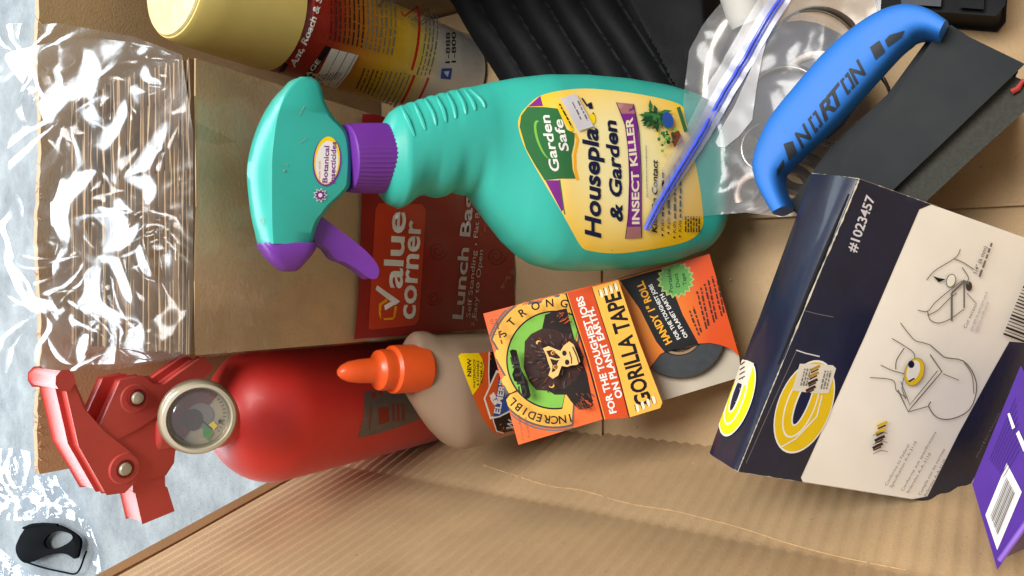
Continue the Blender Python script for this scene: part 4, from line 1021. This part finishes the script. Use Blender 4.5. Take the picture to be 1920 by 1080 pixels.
pr.line([(1678, 728), (1697, 768), (1760, 694), (1738, 662)], 2.2, LN); pr.line([(1683, 712), (1700, 756), (1752, 692)], 1.6, LN); pr.line([(1697, 769), (1736, 758)], 1.6, LN); pen([(1762, 698), (1792, 710)], 1.4)
pr.line([(1692, 745), (1685, 725), (1688, 705)], 1.6, LN)
pr.ell((1708, 694), 18, 27, LN, rot=.35, n=32); pr.ell((1708, 694), 17.2, 26.2, ink('ring_yellow', 'e0be18'), rot=.35, n=32); pr.ell((1706, 692), 11.5, 20, WHITE, rot=.35, n=28); pr.ell((1702, 680), 6, 7, NAVYINK, n=14); pr.line([(1697, 712), (1708, 706)], 3, NAVYINK)
mot((1648, 792), BROWN, ink('ring_yellow', 'e0be18'), 1.05); 
for k in range(3): pen([(1630, 812 + k * 17), (1645, 806 + k * 17), (1657, 808 + k * 17)], 1.2)
for k, (s_, a, b) in enumerate((('Conforms to Federal', (1656, 906), (1698, 830)), ('Specification A-A-3110', (1665, 910), (1712, 824)), ('Conforme aux specifications', (1686, 916), (1748, 806)), ('federales A-A-3110', (1696, 920), (1738, 846)), ('Cumple con las normas', (1718, 924), (1764, 838)), ('federales A-A-3110', (1728, 926), (1766, 858)))):
    pr.text(s_, [a, b], 5, GREY)
# barcode
for k in range(26):
    t = k / 26; r0 = random.Random(k).uniform(1, 4.2); a = V((1872, 622)).lerp(V((1932, 470)), t); pr.line([(a.x, a.y), (a.x + 64, a.y + 24)], r0, BLACK)
pr.text('PROTECTIONS', [(1822, 852), (1864, 770)], 4, GREY)
# stains
STN = ink('stain', 'c2ad8a', .6); 
pr.build('front_print', wc)
tfl = [x for x in wc.children if x.name.startswith('tuck_flap')]
pr = Print(tfl, grid=5, lift=.0005)
e = ringpic((1384, 748), 27, 74, .33, 0)
pr.poly(e(1.0), WHITE); pr.poly(e(.95), ink('ring_yellow_flap', 'e6d816')); pr.poly(e(.74, -2, -3, .78), WHITE); pr.poly(e(.69, -2, -3, .70), ink('ring_yellow_flap', 'e6d816')); pr.poly(e(.52, -1, -10, .6), WHITE); pr.poly(e(.46, -1, -10, .42), NAVYINK)
pr.poly([(1390, 674), (1403, 676), (1416, 682), (1403, 724), (1380, 716)], ink('paper_tag', 'd9d3c4'))
for k in range(4): pr.line([(1388 + k * 1.0, 712 - k * 9), (1399, 706 - k * 9)], 2.2, BROWN)
pr.build('flap_print', wc)

# ================================================================== HAND SANDER
sd = thing('hand_sander', 'hand sanding block with blue loop handle, grey body and dark abrasive pad', 'sanding block', (.08, .09, 0))
SZ = zplane(.088)
BLU = M('blue_rubber', '2370c8', .62, var=.05, scale=40, bump=.04, bscale=500); DGR = M('sander_grey', '111519', .6, var=.3, scale=30, bump=.03, rvar=.14, spec=.2); PAD = M('sander_pad', '363731', .9, var=.25, scale=700, bump=.6, bscale=1500)
cl = [(1470, 396), (1454, 364), (1445, 334), (1450, 304), (1484, 252), (1530, 201), (1581, 144), (1624, 101), (1663, 68), (1694, 51), (1718, 46), (1743, 50), (1771, 64)]
wd = [16, 19, 24, 33, 45, 50, 51, 48, 42, 36, 29, 23, 18]
C3 = smooth_line([V((x, y, w_)) for (x, y), w_ in zip(cl, wd)], 96); rings = []
for i, p in enumerate(C3):
    q = C3[min(i + 1, len(C3) - 1)] - C3[max(i - 1, 0)]; q = V((q.x, q.y)).normalized(); n = V((-q.y, q.x))
    a = SZ.at(p.x + n.x * p.z, p.y + n.y * p.z); b = SZ.at(p.x - n.x * p.z, p.y - n.y * p.z); c = (a + b) / 2
    rings.append(sring(c, (a - b) / 2, V((0, 0, .0125)), 3.2, 40))
hn = obj('handle', *loft(rings), BLU, sd)
bodyp = [(1783, 54), (1840, 92), (1896, 122), (1902, 135), (1896, 146), (1868, 120), (1862, 126), (1760, 240), (1645, 355), (1560, 440), (1500, 400), (1485, 385), (1560, 280), (1668, 180), (1744, 76), (1765, 74)]
obj('sander_body', *prism([zplane(.080).at(x, y) for x, y in bodyp], (0, 0, -.076)), DGR, sd, bevel=.0025, bseg=3)
obj('body_shell', *prism([zplane(.088).at(x, y) for x, y in [(1775, 76), (1880, 128), (1748, 256), (1650, 350), (1590, 372), (1600, 300), (1690, 200)]], (0, 0, -.03)), DGR, sd, bevel=.005, bseg=3)
padp = [(1871, 124), (1896, 148), (1935, 168), (1935, 190), (1830, 284), (1732, 376), (1650, 450), (1600, 440), (1655, 350), (1762, 240)]
obj('abrasive_pad', *prism([zplane(.081).at(x, y) for x, y in padp], ray(1800, 250) * .066), PAD, sd, bevel=.001)
pr = Print([hn], grid=6, lift=.0002)
MK = ink('mark_grey', '2c3238', .6)
b0, b1 = V((1503, 279)), V((1634, 124)); bt_ = (b1 - b0); bl = bt_.length; bt_ /= bl; bu = V((bt_.y, -bt_.x))
def hp_(a, b): return b0 + bt_ * (a * bl + b * 27 * .42) + bu * (b * 27)
for ch, a in (('N', 0), ('R', .325), ('T', .495), ('N', .775)):
    q0, q1 = hp_(a, 0), hp_(a + .15, 0); pr.text(ch, [q0, q1 + bt_ * 10], 27, MK, bold=.03, shear=.42)
for a in (.188, .650):
    for sgn in (0, 1):
        f_ = lambda u, v_: hp_(a + (.115 - u if sgn else u), v_)
        for q in ([(0, 0), (.05, 0), (.05, .16), (.028, .16), (.028, .84), (.05, .84), (.05, 1), (0, 1)],): pr.tri([f_(u, v_) for u, v_ in q], MK)
pr.tri([(1469, 270), (1486, 264), (1494, 287), (1478, 300)], MK); pr.tri([(1455, 331), (1456, 318), (1468, 298), (1470, 310)], MK)
pr.tri([(1631, 89), (1649, 76), (1659, 96), (1641, 112)], MK); pr.tri([(1659, 76), (1668, 66), (1696, 57), (1690, 68), (1664, 88)], MK)
pr.build('handle_print', sd)
RT = M('red_thread', 'a02a24', .7); 
tag(obj('red_thread', *tube([zplane(.083).at(x, y) for x, y in [(1896, 172), (1908, 166), (1918, 152), (1930, 160), (1940, 165)]], .0012, 6), RT), 'small scrap of red thread caught at the edge of the abrasive pad', 'thread')

# ================================================================== ZIP BAG WITH HARDWARE
zb = thing('zip_bag', 'clear plastic zip bag with blue seal holding metal rings, lying over the spray bottle base', 'plastic bag', (.08, .13, 0))
ZF = clear_film('zip_bag_film', base=.03, edge=.28, rough=.2, milk=.15, bump=0)
zpoly = [(1360, -30), (1359, 0), (1340, 24), (1319, 54), (1294, 97), (1287, 144), (1282, 190), (1281, 230), (1270, 280), (1240, 360), (1212, 428), (1250, 418), (1328, 404), (1400, 399), (1470, 408), (1530, 400), (1610, 330), (1625, 240), (1640, 120), (1651, 25), (1655, -30)]
def zh(x, y): return .007 * math.exp(-(((x - 1480) / 130) ** 2 + ((y - 190) / 190) ** 2)) + .0016 * crinkle(x, y, 120, 21) + .0004 * crinkle(x, y, 45, 25) + .0011 * (pleat(x, y, 1352, 335, 9, 21, 150) + pleat(x, y, 1500, 60, 8, 22, 170) + pleat(x, y, 1410, 160, 7, 23, 120)) + .6 * tent(x, y, [(1555, 35, 1545, 110, .003, 12), (1510, 70, 1475, 120, .003, 12), (1440, 160, 1490, 155, .003, 10), (1330, 380, 1400, 330, .004, 20), (1350, 330, 1370, 395, .003, 15), (1260, 390, 1400, 360, .003, 18), (1300, 120, 1330, 40, .003, 14)])
film('bag_film', zpoly, .058, zh, 13, ZF, zb, seed=8, over=bb)
ZB = M('zip_blue', '4a60ea', .28, var=.1, coat=.3); ZP = clear_film('zip_pale', base=.03, edge=.3, rough=.4, milk=.16)
zl = [(1212, 431), (1234, 388), (1272, 325), (1319, 249), (1362, 175), (1402, 112), (1453, 25), (1480, -25)]
zc = smooth_line([V((x, y, 0)) for x, y in zl], 50); pl = zplane(.079)
def ribbon(cl_, wl, wr_, z, thick, taper=True):
    vs, fs = [], []; n = len(cl_); P = zplane(z - .018)
    for i, p in enumerate(cl_):
        q = (cl_[min(i + 1, n - 1)] - cl_[max(i - 1, 0)]).normalized(); nn_ = V((-q.y, q.x)); k = min(1, .35 + i / n * 1.3) if taper else 1
        h = zh(p.x, p.y)
        for s_ in (-wl * k, wr_ * k):
            a = drape(bb, P.at(p.x + nn_.x * s_, p.y + nn_.y * s_) + V((0, 0, h)), None, .0036); vs += [a, a - V((0, 0, thick))]
    for i in range(n - 1):
        a = i * 4
        for (x, y) in ((0, 2), (2, 3), (3, 1), (1, 0)): fs.append((a + x, a + y, a + y + 4, a + x + 4))
    fs += [(0, 1, 3, 2), (4 * n - 4, 4 * n - 2, 4 * n - 1, 4 * n - 3)]
    return vs, fs
seal = obj('zip_seal', *ribbon(zc, 18, 18, .0785, .0004), clear_film('zip_film_blue', base=.08, edge=.5, tint=(.78, .81, 1), rough=.4, milk=.26), zb)
obj('zip_track', *merge(tube([drape(bb, zplane(.0617).at(p.x - 2, p.y) + V((0, 0, zh(p.x, p.y))), None, .0046) for p in zc], .0008, 8), tube([drape(bb, zplane(.0617).at(p.x + 5, p.y + 1) + V((0, 0, zh(p.x, p.y))), None, .0046) for p in zc], .0004, 8)), ZB, seal)
obj('bag_lip', *ribbon([V((p.x - 22, p.y - 8, 0)) for p in zc[8:]], 12, 14, .0775, .0003), ZP, zb)
film('write_on_panel', [(1452, 40), (1438, 100), (1428, 150), (1416, 228), (1390, 258), (1362, 278), (1350, 277), (1344, 268), (1358, 240), (1380, 205), (1420, 120)], .0592, lambda x, y: zh(x, y), 12, clear_film('panel_white', base=.06, edge=.3, rough=.4, milk=.34), zb)
ST = M('steel', '8f8a82', .25, metal=1, var=.15, scale=120); STD = M('steel_dull', '6e625a', .36, metal=.9, var=.2, scale=150)
def ringobj(x, y, z, r0, r1, ax, name, label, mat=ST, grp='metal rings in the zip bag', h=.003):
    o_ = obj(name, *lathe(zplane(z).at(x, y), ax, [(r0, 0), (r1, 0), (r1, h), (r0, h), (r0, 0)], 48), mat, None, bevel=.0004)
    tag(o_, label, 'hose clamp' if 'clamp' in name else 'ring', group=grp); return o_
ringobj(1582, 200, .050, .0205, .0218, (.15, -.1, 1), 'metal_ring', 'large thin metal ring half hidden under the blue sander handle', h=.005)
ringobj(1500, 330, .050, .0080, .0135, (.5, -.35, .8), 'metal_ring', 'thick dull ring showing inside the lower bend of the blue handle', STD, h=.004)
ringobj(1482, 352, .042, .007, .012, (.2, -.5, .9), 'metal_ring', 'small dull ring lowest inside the bend of the blue handle', STD, h=.004)
ringobj(1480, 205, .046, .022, .0234, (-.35, .2, .9), 'metal_ring', 'wide thin ring in the middle of the zip bag beside its pale panel', h=.006)
ringobj(1535, 110, .044, .026, .0273, (-.5, .35, .8), 'metal_ring', 'widest thin ring near the top of the zip bag', h=.006)
ringobj(1400, 345, .045, .012, .0165, (.3, .5, .8), 'metal_ring', 'dull brown ring under the plain lower corner of the zip bag', STD)
ringobj(1440, 280, .046, .013, .0142, (.1, -.3, .9), 'metal_ring', 'thin ring beside the lower end of the blue handle', h=.005)
tb = [zplane(.048).at(x, y) for x, y in [(1376, 30), (1345, 90), (1330, 140), (1326, 190), (1322, 230)]]
tag(obj('chrome_tube', *tube(smooth_line(tb, 24), [.008, .009, .0095, .0098, .0097, .0095, .0092, .009, .0085, .0085, .008, .008, .0078, .0075, .0075, .007, .007, .007, .0065, .0065, .006, .006, .006, .006, .006][:len(smooth_line(tb, 24))], 20), ST), 'shiny bent chrome tube inside the zip bag left of the blue seal', 'tube')
tag(obj('white_cap', *lathe(zplane(.056).at(1390, 0), (.9, .2, .3), [(.001, -.014), (.009, -.013), (.010, -.006), (.0105, .012), (.009, .013)], 32), M('white_plastic', 'c9c6c0', .45)), 'white plastic piece at the top of the zip bag near the blue seal', 'cap')
tag(obj('dark_fitting', *lathe(zplane(.026).at(1500, 170), (0, .1, 1), [(.001, 0), (.030, 0), (.034, .006), (.032, .022), (.022, .028), (.001, .029)], 24), M('dark_navy_plastic', '0d1124', .5, var=.3)), 'dark round plastic fitting lying at the bottom of the zip bag', 'fitting')

ringobj(1530, 175, .050, .017, .021, (-.2, .1, 1), 'metal_ring', 'dark wide ring lying on the round plastic fitting in the zip bag', STD, h=.004)
ringobj(1420, 250, .040, .010, .016, (.3, .2, .9), 'metal_ring', 'dull washer under the pale panel of the zip bag', STD, h=.002)
ringobj(1345, 330, .046, .006, .0115, (-.1, .5, .8), 'metal_ring', 'small dull washer nearest the blue seal in the lower part of the zip bag', STD, h=.002)
ringobj(1418, 362, .036, .008, .0125, (.1, -.2, .9), 'metal_ring', 'washer at the lowest edge of the zip bag beside the box floor', STD, h=.002)
# ================================================================== BLACK RIBBED PAD, BLACK CASE, PURPLE CARTON
pdm = M('black_rubber', '05070b', .7, var=.3, scale=60, bump=.25, bscale=300, spec=.25)
rp_ = thing('ribbed_pad', 'black ribbed rubber pad lying between the spray can and the teal bottle', 'pad', (.16, .27, 0))
vs, fs = [], []; P = zplane(.052); nx, ny = 130, 50
for j in range(ny + 1):
    for i in range(nx + 1):
        y = -60 + 270 * j / ny; x0_ = 806 + y * .60; x = x0_ + (1330 - x0_) * i / nx
        ph = (x - y * .62) / 68
        c = abs(math.sin(math.pi * ph)); h = .006 * c ** .8 if x < 1180 + y * .5 else .006
        e = min(1, (ny - j) / 6, i / 6, (nx - i) / 6)
        h = h * e + .003 * noise.noise(V((x / 90, y / 90, 4))) - .02 * (1 - e) ** 2
        vs.append(P.at(x, y) + V((0, 0, h + .018 * math.sin(math.pi * i / nx) - .02)))
for j in range(ny):
    for i in range(nx): a = j * (nx + 1) + i; fs.append((a, a + 1, a + nx + 2, a + nx + 1))
n0 = len(vs); bd = [i for i in range(nx + 1)] + [j * (nx + 1) + nx for j in range(1, ny + 1)] + [ny * (nx + 1) + i for i in range(nx - 1, -1, -1)] + [j * (nx + 1) for j in range(ny - 1, 0, -1)]
for i in bd: q = vs[i].copy(); q.z = .003; vs.append(q)
for k in range(len(bd)): a, b = bd[k], bd[(k + 1) % len(bd)]; fs.append((a, b, n0 + (k + 1) % len(bd), n0 + k))
obj('pad_surface', vs, fs, pdm, rp_, angle=60)
SEAM = M('pad_seam', '2a3038', .6)
for k, L_ in enumerate(([(896, 26), (915, 32), (925, 36), (930, 30), (936, 22), (942, 8)], [(925, 36), (950, 58), (985, 90)], [(985, 5), (1000, 30), (1040, 75), (1062, 104)])):
    pass
bt = thing('black_case', 'black plastic case edge at the far side above the blue handle', 'case', (.17, .03, 0))
obj('case_body', *prism([zplane(.030).at(x, y) for x, y in [(1640, -60), (1652, 18), (1700, 12), (1780, 16), (1864, 22), (1876, 8), (1880, -60)]], (0, 0, -.027)), pdm, bt, bevel=.003, bseg=3)
obj('case_hinge', *prism([zplane(.034).at(x, y) for x, y in [(1690, -40), (1694, 4), (1760, 8), (1764, -40)]], (0, 0, -.006)), SEAM, bt, bevel=.001)
obj('case_latch', *prism([zplane(.034).at(x, y) for x, y in [(1800, -40), (1802, 10), (1840, 13), (1842, -40)]], (0, 0, -.006)), pdm, bt, bevel=.001)

pc = thing('purple_carton', 'bright purple carton with a white barcode label in the near left corner', 'carton', (-.1, 0, 0))
PUR = M('carton_purple', '4a2490', .38, var=.08, scale=50, coat=.25)
PP = Plane(CAM + ray(1870, 900) * .31, V((-.12, .18, .97)))
q4 = [PP.at(x, y) for x, y in [(1829, 908), (1915, 700), (2010, 860), (1872, 1054)]]
dn = V((-.05, -.30, -.95)).normalized() * .10
obj('carton_body', *prism(q4, dn), PUR, pc, bevel=.0012, bseg=2)
pf = [x for x in pc.children]
pr = Print(pf, grid=14, lift=.0003)
pr.poly([(1848, 965), (1888, 868), (1916, 922), (1870, 1031)], WHITE); pr.poly([(1854, 966), (1890, 880), (1910, 922), (1870, 1016)], PALEG)
for k in range(9):
    t = k / 9; a = V((1858, 968)).lerp(V((1872, 1004)), t); b = V((1888, 895)).lerp(V((1904, 926)), t); pr.line([(a.x, a.y), (b.x, b.y)], 1.2 + (k * 7 % 3) * .6, GREY)
for k in range(9): pr.line([(1856 + k * 3.2, 862 + k * 4), (1905 + k * 1, 745 + k * 12)], 1.0, ink('violet_line', '351a70'))
pr.tri([(1890, 775), (1894, 773), (1904, 800), (1899, 804)], WHITE); pr.tri([(1906, 812), (1911, 806), (1925, 836), (1920, 846)], WHITE)
pr.build('carton_print', pc)
LILAC = M('carton_edge_lilac', '8a66c8', .4)
obj('worn_edge', *tube([q4[3].lerp(q4[2], t) + V((0, 0, .0003)) for t in (0.02, .25, .5, .75, .98)], .0011, 6), LILAC, pc)

# ================================================================== BAG AND BRACKET ON THE CONCRETE
cbg = thing('plastic_bag', 'crumpled clear plastic bag on the concrete beside the torn box corner', 'plastic bag', (-.2, .45, 0))
BF = clear_film('bag_clear', base=.06, edge=.55, rough=.11, milk=.03, bump=0, bscale=60, tint=(.90, .94, 1.0))
gp = [(-30, 842), (30, 840), (66, 850), (72, 888), (105, 892), (112, 912), (150, 955), (172, 985), (184, 1030), (190, 1078), (178, 1074), (166, 1012), (150, 982), (110, 970), (40, 976), (-30, 974)]
def gh(x, y): return .012 + (200 - x) * .0007 + .004 * crinkle(x, y, 60, 31) + .012 * (pleat(x, y, 28, 938, 8, 31, 100) + pleat(x, y, 92, 940, 8, 32, 90) + pleat(x, y, 150, 962, 7, 33, 90))  + .9 * tent(x, y, [(5, 850, 25, 940, .010, 16), (48, 850, 28, 935, .012, 18), (75, 900, 90, 940, .010, 14), (105, 895, 92, 940, .010, 14), (100, 965, 145, 950, .008, 16), (0, 970, 60, 970, .006, 20), (150, 960, 180, 1060, .006, 12), (0, 1030, 60, 1080, .008, 16)])
gp = [(-30, 842), (30, 840), (66, 850), (72, 888), (105, 892), (112, 912), (150, 955), (170, 988), (184, 1030), (190, 1078), (180, 1076), (166, 1022), (150, 980), (120, 970), (40, 976), (-30, 974)]
def bagsheet(poly, P, hf, step, sd_):
    vs, fs = sheet2d(poly, step, .2, sd_); obj('bag_film', [P.at(p.x, p.y, hf(p.x, p.y)) for p in vs], fs, BF, cbg, angle=180)
bagsheet(gp, Plane(zplane(.004).at(150, 985), (0, -.22, 1)), lambda x, y: .004 + .003 * crinkle(x, y, 40, 31) + .016 * (pleat(x, y, 28, 938, 6, 31, 120) + pleat(x, y, 92, 940, 6, 32, 110) + pleat(x, y, 150, 962, 5, 33, 100)), 4.5, 13)
gp2 = [(-30, 1026), (2, 1030), (34, 1058), (62, 1078), (110, 1084), (146, 1084), (150, 1110), (-30, 1110)]
bagsheet(gp2, Plane(zplane(.0).at(100, 1090), (0, -.15, 1)), lambda x, y: .003 + .004 * crinkle(x, y, 50, 41) + .008 * abs(crinkle(x, y, 18, 43)), 4.5, 14)
br = thing('metal_bracket', 'black metal bracket with a wire loop inside the clear bag on the concrete', 'bracket', (-.23, .42, 0))
BLK = M('black_metal', '08090b', .95, var=.2, scale=90, spec=.03); Pz = zplane(.004)
bo = smooth_line([V((x, y, 0)) for x, y in [(50, 985), (80, 982), (110, 986), (140, 1002), (150, 1016), (146, 1040), (140, 1048), (126, 1040), (110, 1038), (84, 1043), (52, 1056), (36, 1048), (29, 1030), (34, 1012)]], 56, True)
bi = smooth_line([V((x, y, 0)) for x, y in [(82, 1015), (92, 1002), (108, 996), (128, 998), (136, 1006), (130, 1016), (112, 1026), (94, 1030), (84, 1026)]], 56, True)
n = min(len(bo), len(bi)); bo = bo[:n]; k0 = min(range(len(bi)), key=lambda k: math.atan2(bi[k].y - 1014, bi[k].x - 105) - math.atan2(bo[0].y - 1018, bo[0].x - 90) if True else 0)
def byang(P, c): return sorted(P, key=lambda p: math.atan2(p.y - c[1], p.x - c[0]))
bo = byang(bo, (100, 1014)); bi = byang(bi[:n], (108, 1013))
T = [Pz.at(p.x, p.y) for p in bo] + [Pz.at(p.x, p.y) for p in bi]; T += [p - V((0, 0, .003)) for p in T]; fs = []
for i in range(n):
    j = (i + 1) % n; fs += [(i, j, n + j, n + i), (2 * n + i, 3 * n + i, 3 * n + j, 2 * n + j), (i, 2 * n + i, 2 * n + j, j), (n + i, n + j, 3 * n + j, 3 * n + i)]
obj('bracket_plate', T, fs, BLK, br, bevel=.0004)
obj('wire_loop', *tube([Pz.at(p.x, p.y) for p in smooth_line([V((x, y, 0)) for x, y in [(44, 1052), (80, 1064), (120, 1073), (140, 1076), (150, 1066), (158, 1044), (162, 1034)]], 40)], .0011, 8), BLK, br)
obj('wire_stub', *tube([Pz.at(x, y) for x, y in [(44, 990), (56, 986), (80, 982), (108, 984)]], .0016, 8), BLK, br)
print('meshes', len(bpy.data.objects), 'tris', sum(len(o.data.polygons) for o in bpy.data.objects if o.type == 'MESH'))

# a few crumbs of white grit on the boards
rnd = random.Random(21)
crumbs = []
for x, y in [(771, 827), (1370, 524), (1010, 806), (1300, 870), (1190, 800)] + [(rnd.uniform(980, 1400), rnd.uniform(540, 820)) for _ in range(14)]:
    p = on_bvh(lb, x, y, .0004) or zplane(.0006).at(x, y)
    r_ = rnd.uniform(.0003, .0007); crumbs.append(lathe(p, (rnd.uniform(-1, 1), rnd.uniform(-1, 1), 1), [(r_ * .3, -r_), (r_, -r_ * .2), (r_ * .7, r_ * .6), (r_ * .1, r_)], 6))
tag(obj('grit', *merge(*crumbs), M('grit_white', 'd8d2c4', .8)), kind='stuff')
